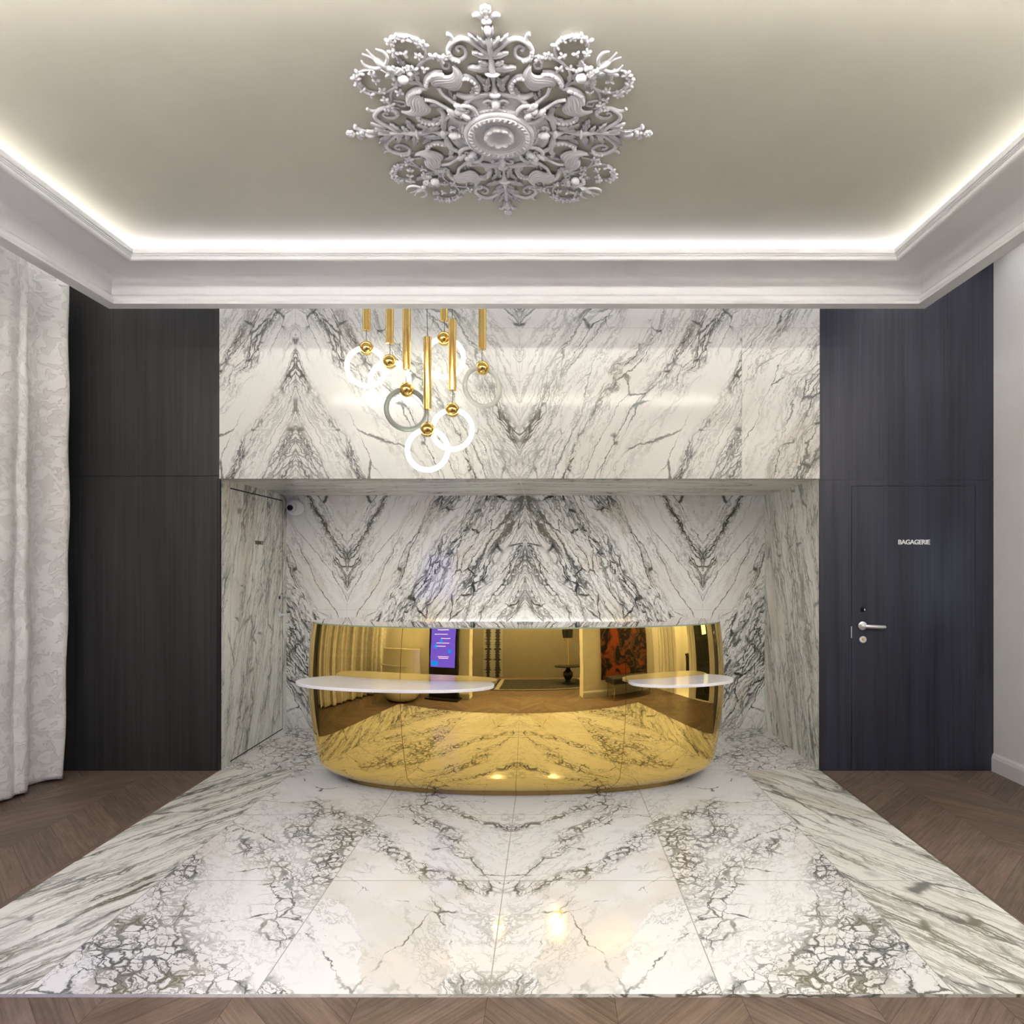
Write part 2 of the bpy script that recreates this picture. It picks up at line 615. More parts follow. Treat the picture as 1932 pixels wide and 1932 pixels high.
def text_mesh(name, body, size, depth, mat, bold=0.0, spacing=1.0):
    cu = bpy.data.curves.new(name, 'FONT')
    cu.body = body
    cu.size = size
    cu.extrude = depth
    cu.offset = bold
    cu.space_character = spacing
    cu.align_x = 'CENTER'
    cu.align_y = 'CENTER'
    tmp = bpy.data.objects.new(name + '_tmp', cu)
    COL.objects.link(tmp)
    dg = bpy.context.evaluated_depsgraph_get()
    me = bpy.data.meshes.new_from_object(tmp.evaluated_get(dg))
    bpy.data.objects.remove(tmp)
    bpy.data.curves.remove(cu)
    me.name = name
    me.materials.clear()
    me.materials.append(mat)
    o = bpy.data.objects.new(name, me)
    COL.objects.link(o)
    return o


# ================================================================== FLOOR
def chevron_floor():
    W, P = .447, .135
    bm = bmesh.new()
    ul = bm.loops.layers.uv.new('UVMap')
    cl = bm.loops.layers.float_color.new('tone')
    rnd = random.Random(4)
    X0, X1, Y0, Y1 = XL, XR, -1.8, YW + .06
    k0 = int((X0 + .212) / W) - 2
    k1 = int((X1 + .212) / W) + 2
    g = .0007
    for k in range(k0, k1):
        xa, xb = -.212 + k * W, -.212 + (k + 1) * W
        rising = (k % 2 == 1)           # planks left of the middle seam rise towards it
        n = int((Y1 - Y0 + 1.2) / P) + 2
        for j in range(n):
            y = Y0 - .6 + j * P
            if rising:
                q = [(xa + g, y + g), (xb - g, y + W + g), (xb - g, y + W + P - g), (xa + g, y + P - g)]
            else:
                q = [(xa + g, y + W + g), (xb - g, y + g), (xb - g, y + P - g), (xa + g, y + W + P - g)]
            vs = [bm.verts.new((x, yy, 0)) for x, yy in q]
            f = bm.faces.new(vs)
            off = (rnd.random() * 20, rnd.random() * 20)
            tone = rnd.uniform(.80, 1.14)
            c = (tone * rnd.uniform(.98, 1.03), tone, tone * rnd.uniform(.96, 1.03), 1)
            dx, dy = q[1][0] - q[0][0], q[1][1] - q[0][1]
            L = sqrt(dx * dx + dy * dy)
            ex = (dx / L, dy / L)
            for lp in f.loops:
                px, py = lp.vert.co.x - q[0][0], lp.vert.co.y - q[0][1]
                lp[ul].uv = (off[0] + px * ex[0] + py * ex[1], off[1] - px * ex[1] + py * ex[0])
                lp[cl] = c
    for co, no in (((X0, 0, 0), (-1, 0, 0)), ((X1, 0, 0), (1, 0, 0)), ((0, Y0, 0), (0, -1, 0)), ((0, Y1, 0), (0, 1, 0))):
        bmesh.ops.bisect_plane(bm, geom=bm.verts[:] + bm.edges[:] + bm.faces[:], plane_co=co, plane_no=no, clear_outer=True)
    # dark bed showing in the joints
    b = [bm.verts.new(p) for p in ((X0, Y0, -.002), (X1, Y0, -.002), (X1, Y1, -.002), (X0, Y1, -.002))]
    fb = bm.faces.new(b)
    fb.material_index = 1
    me = bpy.data.meshes.new('floor')
    bm.to_mesh(me)
    bm.free()
    me.materials.append(M['oak'])
    me.materials.append(plain('joint_filler', (.02, .015, .012), .8))
    o = bpy.data.objects.new('floor', me)
    COL.objects.link(o)
    return struct(o, 'smoked oak chevron parquet floor around the marble', 'floor')


chevron_floor()


def rotuv(q, b, ang, off=(0, 0)):
    c, s = cos(ang), sin(ang)
    return (q * c + b * s + off[0], -q * s + b * c + off[1])


def slabs(mb, to3d, a_cuts, b_cuts, uvf, joint=.0022, flip=False, mi_of=None, joints=True):
    """grid of slabs with thin joints; uvf(a, b, ia, ib)-> uv"""
    for ia in range(len(a_cuts) - 1):
        for ib in range(len(b_cuts) - 1):
            a0, a1, b0, b1 = a_cuts[ia], a_cuts[ia + 1], b_cuts[ib], b_cuts[ib + 1]
            j = joint / 2
            aa0 = a0 + (j if ia > 0 else 0)
            aa1 = a1 - (j if ia < len(a_cuts) - 2 else 0)
            bb0 = b0 + (j if ib > 0 else 0)
            bb1 = b1 - (j if ib < len(b_cuts) - 2 else 0)
            c = [(aa0, bb0), (aa1, bb0), (aa1, bb1), (aa0, bb1)]
            am, bm_ = (a0 + a1) / 2, (b0 + b1) / 2
            mb.quad([to3d(x, y) for x, y in c], [uvf(x, y, am, bm_) for x, y in c], mi=mi_of(am, bm_) if mi_of else 0)
    J = mb.njoint
    for x in a_cuts[1:-1]:
        c = [(x - joint / 2, b_cuts[0]), (x + joint / 2, b_cuts[0]), (x + joint / 2, b_cuts[-1]), (x - joint / 2, b_cuts[-1])]
        mb.quad([to3d(*q) for q in c], [(0, 0)] * 4, mi=J)
    for y in b_cuts[1:-1]:
        for ia in range(len(a_cuts) - 1):
            x0 = a_cuts[ia] + (joint / 2 if ia else 0)
            x1 = a_cuts[ia + 1] - (joint / 2 if ia < len(a_cuts) - 2 else 0)
            c = [(x0, y - joint / 2), (x1, y - joint / 2), (x1, y + joint / 2), (x0, y + joint / 2)]
            mb.quad([to3d(*q) for q in c], [(0, 0)] * 4, mi=J)


def build_noflip(mb, name, mats):
    """like build but keeps face winding (single-sided slabs)"""
    mb.col.setdefault(0, (1, 1, 1))
    return mb.build(name, mats)


# marble floor -------------------------------------------------------
FT = .012
mb = MB()
mb.njoint = 2
YF = 2.328
A = [NXL, -1.846, -1.026, XC, .614, 1.434, NXR]
B = [YF, 3.16, 3.99, YW, YB]


def uv_floor(a, b, am, bm_):
    if abs(am - XC) > 1.64 and bm_ < YW:
        if am < XC:
            return rotuv(a, b, radians(60))
        return rotuv(-a - 1.0, b, radians(58))
    q = abs(a - XC)
    return rotuv(q, b, radians(52))


slabs(mb, lambda a, b: (a, b, FT), A, B, uv_floor, .0045, mi_of=lambda a, b: 0 if (abs(a - XC) > 1.64 and b < YW) else (3 if abs(a - XC) > .82 else 1))
# slab edges down to the parquet
e = [(NXL, YF), (NXR, YF), (NXR, YW), (NXL, YW)]
for i in range(2):
    pass
mb.quad([(NXL, YF, -.001), (NXR, YF, -.001), (NXR, YF, FT), (NXL, YF, FT)], [(0, 0), (2, 0), (2, .01), (0, .01)], mi=1)
mb.quad([(NXL, YW, -.001), (NXL, YF, -.001), (NXL, YF, FT), (NXL, YW, FT)], [(0, 0), (2, 0), (2, .01), (0, .01)], mi=0)
mb.quad([(NXR, YF, -.001), (NXR, YW, -.001), (NXR, YW, FT), (NXR, YF, FT)], [(0, 0), (2, 0), (2, .01), (0, .01)], mi=0)
o = build_noflip(mb, 'floor', [M['marble_border'], M['marble_field'], M['grout_floor'], M['marble_dense']])
struct(o, 'bookmatched white marble floor in front of and inside the niche', 'floor')

# ================================================================== END WALL
# upper marble face
mb = MB()
mb.njoint = 1


def uv_up(a, b, am, bm_):
    q = abs(a - XC)
    if am > 1.427:
        return rotuv(a + 2.7, b + .4, radians(62))
    if am < -1.85:
        q = 3.288 - q
    return rotuv(q, b, radians(60))


UX0, UX1 = -2.409, 1.998
slabs(mb, lambda a, b: (a, YW, b), [UX0, -1.85, XC, 1.427, UX1], [NZ, 3.254, ZP], uv_up, .002)
mb.quad([(UX0, YW, NZ), (UX0, YW + .03, NZ), (UX0, YW + .03, ZP), (UX0, YW, ZP)], [(0, 0), (.03, 0), (.03, 1), (0, 1)])
mb.quad([(UX1, YW + .03, NZ), (UX1, YW, NZ), (UX1, YW, ZP), (UX1, YW + .03, ZP)], [(0, 0), (.03, 0), (.03, 1), (0, 1)])
mb.quad([(UX0, YW + .02, NZ), (UX1, YW + .02, NZ), (UX1, YW, NZ), (UX0, YW, NZ)], [(0, 0), (3, 0), (3, .02), (0, .02)])
o = build_noflip(mb, 'wall_end', [M['marble_upper'], M['grout']])
struct(o, 'bookmatched marble wall face above the niche, behind the ring lamps', 'wall')

# niche back wall
mb = MB()
mb.njoint = 1


def uv_nb(a, b, am, bm_):
    q = abs(a - XC)
    if q > 1.632 and abs(am - XC) > 1.632:
        q = 3.264 - q
    return rotuv(q, b, radians(-60), (0, 3))


slabs(mb, lambda a, b: (a, YB, b), [NXL, -1.842, XC, 1.424, NXR], [FT, 1.10, NZ], uv_nb, .002)
o = build_noflip(mb, 'wall_niche_back', [M['marble_wall'], M['grout']])
struct(o, 'bookmatched marble wall at the back of the niche', 'wall')

# niche right wall
mb = MB()
mb.njoint = 1
slabs(mb, lambda a, b: (NXR, a, b), [YW, 5.62, YB][::1], [FT, 1.10, NZ], lambda a, b, am, bm_: rotuv(a, b, radians(73), (4, 0)), .002)
for k in list(range(len(mb.f))):
    mb.f[k] = mb.f[k][::-1]
    if k in mb.uv:
        mb.uv[k] = mb.uv[k][::-1]
o = build_noflip(mb, 'wall_niche_right', [M['marble_side'], M['grout']])
struct(o, 'streaked marble cheek wall on the right side of the niche', 'wall')

# niche left wall with the hidden service door
DY0, DY1, DZ0, DZ1 = 5.006, 5.988, .030, 2.092
GAP = .010
mb = MB()
mb.njoint = 1
uvl = lambda a, b, *_: rotuv(a, b, radians(73), (9, 1))
for (y0, y1, z0, z1) in ((YW, DY0 - GAP / 2, FT, NZ), (DY1 + GAP / 2, YB, FT, NZ), (DY0 - GAP / 2, DY1 + GAP / 2, DZ1 + GAP / 2, NZ), (DY0 - GAP / 2, DY1 + GAP / 2, FT, DZ0 - GAP / 2)):
    c = [(y0, z0), (y1, z0), (y1, z1), (y0, z1)]
    mb.quad([(NXL, a, b) for a, b in c], [uvl(a, b) for a, b in c])
c = [(YW, 0), (YB, 0), (YB, NZ), (YW, NZ)]
mb.quad([(NXL - .03, a, b) for a, b in c], [(0, 0)] * 4, mi=2)
o = build_noflip(mb, 'wall_niche_left', [M['marble_side'], M['grout'], M['dark_gap']])
struct(o, 'streaked marble cheek wall on the left side of the niche', 'wall')

d1 = empty('door_1', (NXL, (DY0 + DY1) / 2, DZ0))
struct(d1, 'hidden marble service door in the left cheek of the niche', 'door')
mb = MB()
mb.njoint = 1
slabs(mb, lambda a, b: (NXL, a, b), [DY0 + GAP / 2, DY1 - GAP / 2], [DZ0 + GAP / 2, 1.085, DZ1 - GAP / 2], uvl, .002)
y0, y1, z0, z1 = DY0 + GAP / 2, DY1 - GAP / 2, DZ0 + GAP / 2, DZ1 - GAP / 2
for a, b in (((y0, z0), (y0, z1)), ((y1, z1), (y1, z0)), ((y0, z1), (y1, z1)), ((y1, z0), (y0, z0))):
    mb.quad([(NXL, *a), (NXL, *b), (NXL - .028, *b), (NXL - .028, *a)], [(0, 0)] * 4)
rel(d1, build_noflip(mb, 'door_leaf', [M['marble_side'], M['grout']]))
mb = MB()
hy = 5.915
mb.lathe([(0, .010), (.022, .010), (.024, .006), (.024, .001)], (NXL, hy, 1.07), 24, 'x')
mb.tube([(NXL + .008, hy, 1.07), (NXL + .045, hy, 1.07), (NXL + .05, hy - .012, 1.07), (NXL + .05, hy - .10, 1.07)], [.009, .009, .009, .008], 12)
rel(d1, mb.build('door_handle', M['chrome'], smooth=True, autos=40))
mb = MB()
mb.lathe([(0, .008), (.014, .008), (.016, .001)], (NXL, hy, 1.22), 20, 'x')
rel(d1, mb.build('lock_cylinder', M['black'], smooth=True, autos=40))
s = text_mesh('door_lettering', 'SERVICE', .042, .002, M['letter_dark'], .0006)
s.rotation_euler = (pi / 2, 0, pi / 2)
s.location = (NXL + .003, 5.50, 1.695)
rel(d1, s)

# niche soffit
mb = MB()
mb.njoint = 1


def uv_so(a, b, am, bm_):
    q = abs(a - XC)
    return rotuv(q, b, radians(8))


slabs(mb, lambda a, b: (a, b, NZ), [NXL, -1.842, XC, 1.424, NXR], [YW, YB], uv_so, .002)
for k in range(len(mb.f)):
    mb.f[k] = mb.f[k][::-1]
    if k in mb.uv:
        mb.uv[k] = mb.uv[k][::-1]
o = build_noflip(mb, 'ceiling_niche', [M['marble_soffit'], M['grout']])
struct(o, 'marble soffit over the niche', 'ceiling')

# dark veneer panels left and right of the niche
YV = YW + .008
mb = MB()
g = .0018
mb.box(XL, UX0 - .001, YV, YV + .03, 0, 2.167 - g)
mb.box(XL, UX0 - .001, YV, YV + .03, 2.167 + g, ZP)
mb.box(XL, UX0 - .001, YV + .015, YV + .04, 2.16, 2.175)
o = mb.build('wall_end_left', M['veneer_left'])
struct(o, 'tall charcoal wood veneer wall panel beside the curtain', 'wall')
D2 = (2.237, 3.144, 0.002, 2.093)
mb = MB()
mb.box(UX1 + .001, D2[0] - .003, YV, YV + .03, 0, 2.14 - .001)
mb.box(D2[1] + .003, XR, YV, YV + .03, 0, 2.14 - .001)
mb.box(D2[0] - .003, D2[1] + .003, YV, YV + .03, D2[3] + .003, 2.14 - .001)
mb.box(UX1 + .001, XR, YV, YV + .03, 2.14 + .001, ZP)
mb.box(UX1 + .001, XR, YV + .019, YV + .045, 0, ZP, 1)
o = mb.build('wall_end_right', [M['veneer_right'], M['dark_gap']])
struct(o, 'tall blue-black wood veneer wall panel around the luggage room door', 'wall')

d2 = empty('door_2', ((D2[0] + D2[1]) / 2, YV, 0))
struct(d2, 'flush blue-black door lettered BAGAGERIE with steel lever handle', 'door')
mb = MB()
mb.box(D2[0], D2[1], YV - .001, YV + .019, D2[2], D2[3])
rel(d2, mb.build('door_leaf', M['veneer_right']))
yf = YV - .001
mb = MB()
mb.lathe([(0, -.009), (.026, -.009), (.031, -.006), (.032, 0)], (2.316, yf, 1.066), 36, 'y')
mb.tube([(2.316, yf - .006, 1.066), (2.316, yf - .045, 1.066)], .0095, 16)
pp = cr([(2.312, yf - .047, 1.066), (2.34, yf - .050, 1.0655), (2.39, yf - .050, 1.063), (2.44, yf - .047, 1.061), (2.461, yf - .042, 1.061)], 6)
mb.tube(pp, [.0125 + .002 * sin(pi * i / (len(pp) - 1)) for i in range(len(pp))], 14)
rel(d2, mb.build('door_handle', M['chrome'], smooth=True, autos=40))
mb = MB()
mb.lathe([(0, -.006), (.011, -.006), (.012, -.009), (.022, -.009), (.026, -.005), (.026, 0)], (2.318, yf, .965), 32, 'y')
lk = rel(d2, mb.build('lock_escutcheon', M['chrome'], smooth=True, autos=40))
mb = MB()
mb.lathe([(0, -.011), (.008, -.011), (.009, -.006)], (2.318, yf, .968), 20, 'y')
mb.box(2.3172, 2.3188, yf - .0125, yf - .011, .957, .966)
rel(d2, mb.build('lock_cylinder', M['brass'], smooth=True, autos=40))
mb = MB()
mb.lathe([(0, -.030), (.010, -.030), (.013, -.024), (.013, -.012), (.018, -.006), (.018, 0)], (2.318, yf, 1.187), 24, 'y')
rel(d2, mb.build('privacy_knob', M['black'], smooth=True, autos=40))
mb = MB()
mb.box(2.3145, 2.3205, yf - .0315, yf - .030, 1.181, 1.193)
rel(d2, mb.build('knob_mark', M['letter']))
mb = MB()
mb.box(D2[0] - .0055, D2[0] + .0005, yf - .0015, yf + .004, .976, 1.062)
rel(d2, mb.build('strike_plate', M['chrome']))
s = text_mesh('door_lettering', 'BAGAGERIE', .0475, .0025, M['letter'], .0009, .93)
s.rotation_euler = (pi / 2, 0, 0)
s.location = (2.693, yf - .0025, 1.680)
rel(d2, s)

# ================================================================== SIDE WALLS, CEILING
mb = MB()
mb.box(XL - .05, XL, -1.8, YW + .03, 0, ZP)
struct(mb.build('wall_left', M['cream_wall']), 'cream wall behind the damask curtain', 'wall')

# right wall: solid strip by the veneer, then openings that only the desk mirrors
WIN = (3.60, 4.42, .02, 2.9)      # y0 y1 z0 z1
DOO = (2.55, 3.24, 0.0, 2.30)
mb = MB()
for (y0, y1, z0, z1) in ((WIN[1], YW + .03, 0, ZP), (DOO[1], WIN[0], 0, ZP), (1.2, DOO[0], 0, ZP),
                         (DOO[0], DOO[1], DOO[3], ZP), (WIN[0], WIN[1], WIN[3], ZP), (WIN[0], WIN[1], 0, WIN[2])):
    mb.box(XR, XR + .12, y0, y1, z0, z1)
struct(mb.build('wall_right', M['white_wall']), 'plain off-white wall at the right edge', 'wall')


def skirting(name, pts_fn, length_axis, label, prof=None):
    pass


PROF = [(0, 0), (.018, 0), (.018, .098), (.0165, .100), (.0165, .104), (.014, .108), (.012, .118), (.006, .128), (.003, .134), (0, .134)]


def run_profile(mb, prof, p0, p1, nrm):
    b = len(mb.v)
    n = len(prof)
    for P in (p0, p1):
        for q, z in prof:
            mb.v.append((P[0] + nrm[0] * q, P[1] + nrm[1] * q, P[2] + z))
    for i in range(n - 1):
        mb.face((b + i, b + i + 1, b + n + i + 1, b + n + i))
    mb.face([b + i for i in range(n)])
    mb.face([b + n + i for i in range(n)][::-1])


mb = MB()
run_profile(mb, PROF, (XR, WIN[1], 0), (XR, YW + .005, 0), (-1, 0))
struct(mb.build('baseboard_right', M['cornice']), 'off-white moulded skirting on the right wall', 'baseboard')
mb = MB()
run_profile(mb, [(0, 0), (.012, .004), (.020, .016), (.020, .028), (0, .028)], (XR, WIN[1], 3.735), (XR, YW + .005, 3.735), (-1, 0))
struct(mb.build('trim_2', M['cornice']), 'thin moulding at the top of the right wall', 'trim')

# coffer ceiling
mb = MB()
mb.box(CL - .05, CR + .05, CN - .05, CF + .05, ZC, ZC + .04)
struct(mb.build('ceiling', M['plaster']), 'flat painted ceiling inside the lit cornice', 'ceiling')
# ceiling above the pocket around the cornice
mb = MB()
mb.box(XL, XR + .12, -1.8, YW + .05, ZP, ZP + .04)
struct(mb.build('ceiling', M['white_wall']), 'high ceiling strip above the curtain pocket', 'ceiling')

# cornice, mitred round a rectangle
CP = [(-.05, 3.178), (.034, 3.178), (.034, 3.187), (.027, 3.191), (.027, 3.197)]
CP += [(.021, 3.200), (.027, 3.207), (.030, 3.217), (.028, 3.228), (.020, 3.238), (.010, 3.244), (.004, 3.247), (.004, 3.253), (0, 3.256), (0, 3.318)]
CP += [(.002, 3.330), (.008, 3.341), (.018, 3.350), (.034, 3.357), (.07, 3.361), (.15, 3.362), (.292, 3.360), (.296, 3.348)]
for k in range(9):
    th = pi + pi * k / 8
    CP.append((.315 + .019 * cos(th), 3.331 + .013 * sin(th)))
CP += [(.335, 3.337), (.341, 3.337), (.341, 3.342), (.349, 3.342), (.349, 3.348), (.358, 3.348), (.360, 3.351), (.360, 3.372), (.345, 3.372), (.345, 3.366),
       (-.002, 3.366), (-.002, ZC), (-.002, ZP), (-.05, ZP)]
mb = MB()
n = len(CP)
base = []
for (sx, sy) in ((0, 0), (1, 0), (1, 1), (0, 1)):
    ring = []
    for p, z in CP:
        x = CL + p if sx == 0 else CR - p
        y = CN + p if sy == 0 else CF - p
        ring.append(mb.vert(x, y, z))
    base.append(ring)
for i in range(4):
    a, b = base[i], base[(i + 1) % 4]
    for k in range(n):
        k2 = (k + 1) % n
        mb.face((a[k], b[k], b[k2], a[k2]))
o = mb.build('trim_1', M['cornice'], smooth=True, autos=28)
struct(o, 'white moulded cornice frame with hidden cove light', 'trim')


# ================================================================== RECEPTION DESK
DX, DYC, DA, DB = -.22, 4.72, 1.47, .57
ZT = 1.112


def desk_inset(z):
    d = .206 * (z - .74) ** 2
    if z < .16:
        d += .14 * ((.16 - z) / .12) ** 2
    return d


def desk_pt(phi, z, off=0.0):
    i = desk_inset(z) + off
    return (DX + (DA - i) * cos(phi), DYC - (DB - .63 * i - .37 * off) * sin(phi), z)


desk = empty('reception_desk', (DX, DYC, FT), 'gold mirrored barrel-shaped reception desk standing in the marble niche', 'reception desk')
PH0 = -radians(29.4)
PS = math.acos(.72 / 1.47)
zs = [.046, .05, .056, .064, .074, .086, .10, .115, .13, .145, .16] + [.16 + (ZT - .16) * k / 34 for k in range(1, 35)]


def desk_shell(p0, p1, n, name, lab=None):
    mb = MB()
    rows = []
    for z in zs:
        rows.append([mb.vert(*desk_pt(p0 + (p1 - p0) * k / n, z)) for k in range(n + 1)])
    for a, b in zip(rows[:-1], rows[1:]):
        for k in range(n):
            mb.face((a[k], a[k + 1], b[k + 1], b[k]))
    # returns at the panel edges and the top
    for k in (0, n):
        ph = p0 + (p1 - p0) * k / n
        inner = [mb.vert(*desk_pt(ph, z, .014)) for z in zs]
        for j in range(len(zs) - 1):
            mb.face((rows[j][k], rows[j + 1][k], inner[j + 1], inner[j]))
    o = mb.build(name, M['gold'], smooth=True, autos=50)
    rel(desk, o)
    return tag(o, lab)


gp = .0012
desk_shell(PH0, PS - gp, 90, 'side_panel')
desk_shell(PS + gp, pi - PS - gp, 110, 'front_panel')
desk_shell(pi - PS + gp, pi - PH0, 90, 'side_panel')
# carcass behind the mirrors
mb = MB()
n = 120
rows = []
for z in zs:
    rows.append([mb.vert(*desk_pt(PH0 + (pi - 2 * PH0) * k / n, z, .010)) for k in range(n + 1)])
for a, b in zip(rows[:-1], rows[1:]):
    for k in range(n):
        mb.face((a[k], a[k + 1], b[k + 1], b[k]))
rel(desk, mb.build('carcass', M['gold_edge'], smooth=True))
# under-side and plinth
mb = MB()
outl = [desk_pt(PH0 + (pi - 2 * PH0) * k / 100, .046) for k in range(101)]
inl = [(DX + 1.20 * cos(p), DYC - .40 * sin(p), .046) for p in [PH0 + (pi - 2 * PH0) * k / 100 for k in range(101)]]
for k in range(100):
    mb.quad([outl[k], outl[k + 1], inl[k + 1], inl[k]])
lo = [(x, y, FT) for x, y, z in inl]
for k in range(100):
    mb.quad([inl[k], inl[k + 1], lo[k + 1], lo[k]])
rel(desk, tag(mb.build('plinth', plain('bronze_plinth', (.45, .30, .11), .25, 1.0)), 'recessed bronze base'))
# top
T0 = [(DX + (DA - desk_inset(ZT) + .001) * cos(p), DYC - (DB - .63 * desk_inset(ZT) + .001) * sin(p)) for p in [PH0 + (pi - 2 * PH0) * k / 160 for k in range(161)]]
outl = T0 + [(DX - 1.155, 5.0), (DX - 1.06, 4.62), (DX + 1.06, 4.62), (DX + 1.155, 5.0)]
mb = MB()
mb.prism(outl, ZT, ZT + .008)
for k in range(len(outl)):
    mb.mi[k] = 1
rel(desk, tag(mb.build('countertop', [M['mirror_top'], M['glass_edge']]), 'mirrored glass counter top'))
mb = MB()
iw = [(DX - 1.155, 5.0), (DX - 1.06, 4.62), (DX + 1.06, 4.62), (DX + 1.155, 5.0)]
for a, b in zip(iw[:-1], iw[1:]):
    mb.quad([(*a, FT), (*b, FT), (*b, ZT), (*a, ZT)])
for sgn, q in ((1, iw[3]), (-1, iw[0])):
    e_ = desk_pt(PH0 if sgn > 0 else pi - PH0, .7)
    mb.quad([(e_[0], 5.0, FT), (q[0], 5.0, FT), (q[0], 5.0, ZT), (e_[0], 5.0, ZT)])
rel(desk, mb.build('inner_panel', M['gold_edge']))


mb = MB()
mb.box(DX - 1.0, DX + 1.0, 4.622, 4.652, .82, .86)
rel(desk, mb.build('fill_light_housing', M['white_lacquer']))  # box for the added niche fill under the counter


def shelf(c, sa, sb, ang, label):
    o1 = []
    for k in range(120):
        th = 2 * pi * k / 120
        x = sa * (abs(cos(th)) ** .92) * (1 if cos(th) > 0 else -1)
        y = sb * (abs(sin(th)) ** .92) * (1 if sin(th) > 0 else -1)
        o1.append((c[0] + x * cos(ang) - y * sin(ang), c[1] + x * sin(ang) + y * cos(ang)))
    mb = MB()
    mb.prism(o1, .764, .783)
    o = mb.build('writing_shelf', M['white_lacquer'], bevel=.0025)
    rel(desk, o)
    tag(o, label)


shelf((-.96, 4.14), .638, .245, radians(-8.1), 'long white oval shelf at left')
shelf((.858, 4.25), .354, .19, radians(14.9), 'short white oval shelf at right')


# ================================================================== RING PENDANTS
def P3(px, py, D):
    return ((px - 1033) / 1250 * D, D, 1.525 + (1063 - py) / 1250 * D)


PEND = [  # ball px, ring centre px, tube bottom y, depth, lit, yaw, label
    ((691.7, 656.9), (693.6, 694.5), 624.0, 4.67, 1, 14, 'lit ring pendant with gold tube and ball, leftmost of the cluster'),
    ((735.2, 682.6), (736.5, 720.6), 648.5, 4.555, 1, 0, 'lit ring pendant overlapping the leftmost ring from its lower right'),
    ((767.2, 735.2), (765.7, 772.4), 697.9, 4.455, 0, 19, 'unlit grey ring pendant under the longest visible run of gold tube'),
    ((806.7, 810.6), (808.2, 850.3), 773.0, 4.39, 1, 0, 'lit ring pendant hanging lowest in the cluster'),
    ((838.0, 639.2), (839.0, 676.5), 605.7, 4.60, 1, 0, 'lit ring pendant hanging highest, behind two long gold tubes'),
    ((853.5, 773.4), (855.2, 811.9), 737.0, 4.49, 1, 0, 'lit ring pendant overlapping the lowest ring from its upper right'),
    ((910.1, 694.2), (910.7, 725.0), 659.7, 4.62, 0, 31, 'unlit white ring pendant turned sideways, rightmost of the cluster'),
]
for ball, ring, ty, D, lit, yaw, lab in PEND:
    bx, by, bz = P3(*ball, D)
    tz = P3(0, ty, D)[2]
    root = empty('ring_pendant', (bx, by, bz - .1335), lab, 'pendant lamp', 'gold ring pendants in front of the marble wall')
    mb = MB()
    nM, nm, R, r = 72, 14, .1335, .0168
    rr = []
    for i in range(nM):
        th = 2 * pi * i / nM
        rr.append([mb.vert((R + r * cos(q)) * cos(th), r * sin(q), (R + r * cos(q)) * sin(th)) for q in [2 * pi * k / nm for k in range(nm)]])
    for i in range(nM):
        for k in range(nm):
            mb.face((rr[i][k], rr[(i + 1) % nM][k], rr[(i + 1) % nM][(k + 1) % nm], rr[i][(k + 1) % nm]))
    o = mb.build('light_ring', M['tube_lit'] if lit else (M['tube_off'] if yaw < 25 else M['tube_off2']), root, smooth=True)
    o.rotation_euler = (0, 0, radians(yaw))
    tag(o, 'glowing white ring' if lit else 'unlit glass ring')
    mb = MB()
    mb.ell((0, 0, .1335), .050, nu=48, nv=28)
    mb.lathe([(.006, .049), (.006, .055), (.0, .055)], (0, 0, .1335), 16)
    mb.build('ball', M['brass'], root, smooth=True)
    tb = tz - (bz - .1335)
    mb = MB()
    mb.lathe([(0, tb), (.023, tb), (.027, tb + .002), (.027, tb + .478), (.023, tb + .48), (0, tb + .48)], seg=36)
    mb.build('tube', M['brass_tube'], root, smooth=True, autos=40)
    mb = MB()
    w = .0035 * (1 if yaw == 0 else -1)
    mb.tube(cr([(0, 0, .178), (w, 0, .178 + (tb - .178) * .5), (0, 0, tb + .002)], 6), .0022, 8)
    mb.build('cord', M['cord'], root, smooth=True)
    mb = MB()
    top = ZP - (bz - .1335)
    h0 = tb + .478
    mb.tube(cr([(0, 0, h0), (-w, 0, h0 + (top - h0) * .3), (w * .6, 0, h0 + (top - h0) * .7), (0, 0, top)], 6), .0022, 8)
    mb.build('cord', M['cord'], root, smooth=True)

# ================================================================== SECURITY CAMERA
sc = empty('security_camera', (-2.292, 6.06, 2.03), 'small white dome camera in the upper left corner of the niche', 'security camera')
mb = MB()
mb.lathe([(0, 0.02), (.060, .02), (.062, .015), (.062, -.02), (.055, -.03), (0, -.03)], seg=40, axis='y')
mb.build('mount', M['cam_white'], sc, smooth=True, autos=40)
mb = MB()
mb.ell((0, -.045, 0), (.074, .074, .074), nu=36, nv=22)
hs = mb.build('housing', M['cam_white'], sc, smooth=True)
dv = Vector((.0, -1, -.06)).normalized()
mb = MB()
pf = [(0, 0), (.034, 0), (.037, -.003), (.037, -.012)]
mb.lathe([(.0, .004), (.044, .004), (.047, .001), (.047, -.02)], seg=40)
fp = mb.build('face_plate', plain('grey_face', (.62, .62, .64), .35), sc, smooth=True, autos=40)
fp.location = Vector((0, -.045, 0)) + Vector((-.008, -.072, 0))
fp.rotation_euler = (pi / 2 + .03, 0, -.12)
mb = MB()
mb.lathe([(0, .002), (.019, .002), (.023, .010), (.026, .010), (.026, -.01)], seg=36)
ln = mb.build('lens', M['glass_black'], sc, smooth=True, autos=40)
ln.location = Vector((-.014, -.119, -.006))
ln.rotation_euler = (pi / 2 + .03, 0, -.12)

# ================================================================== CURTAIN
mb = MB()
rnd = random.Random(7)
NZC, NY = 90, 520


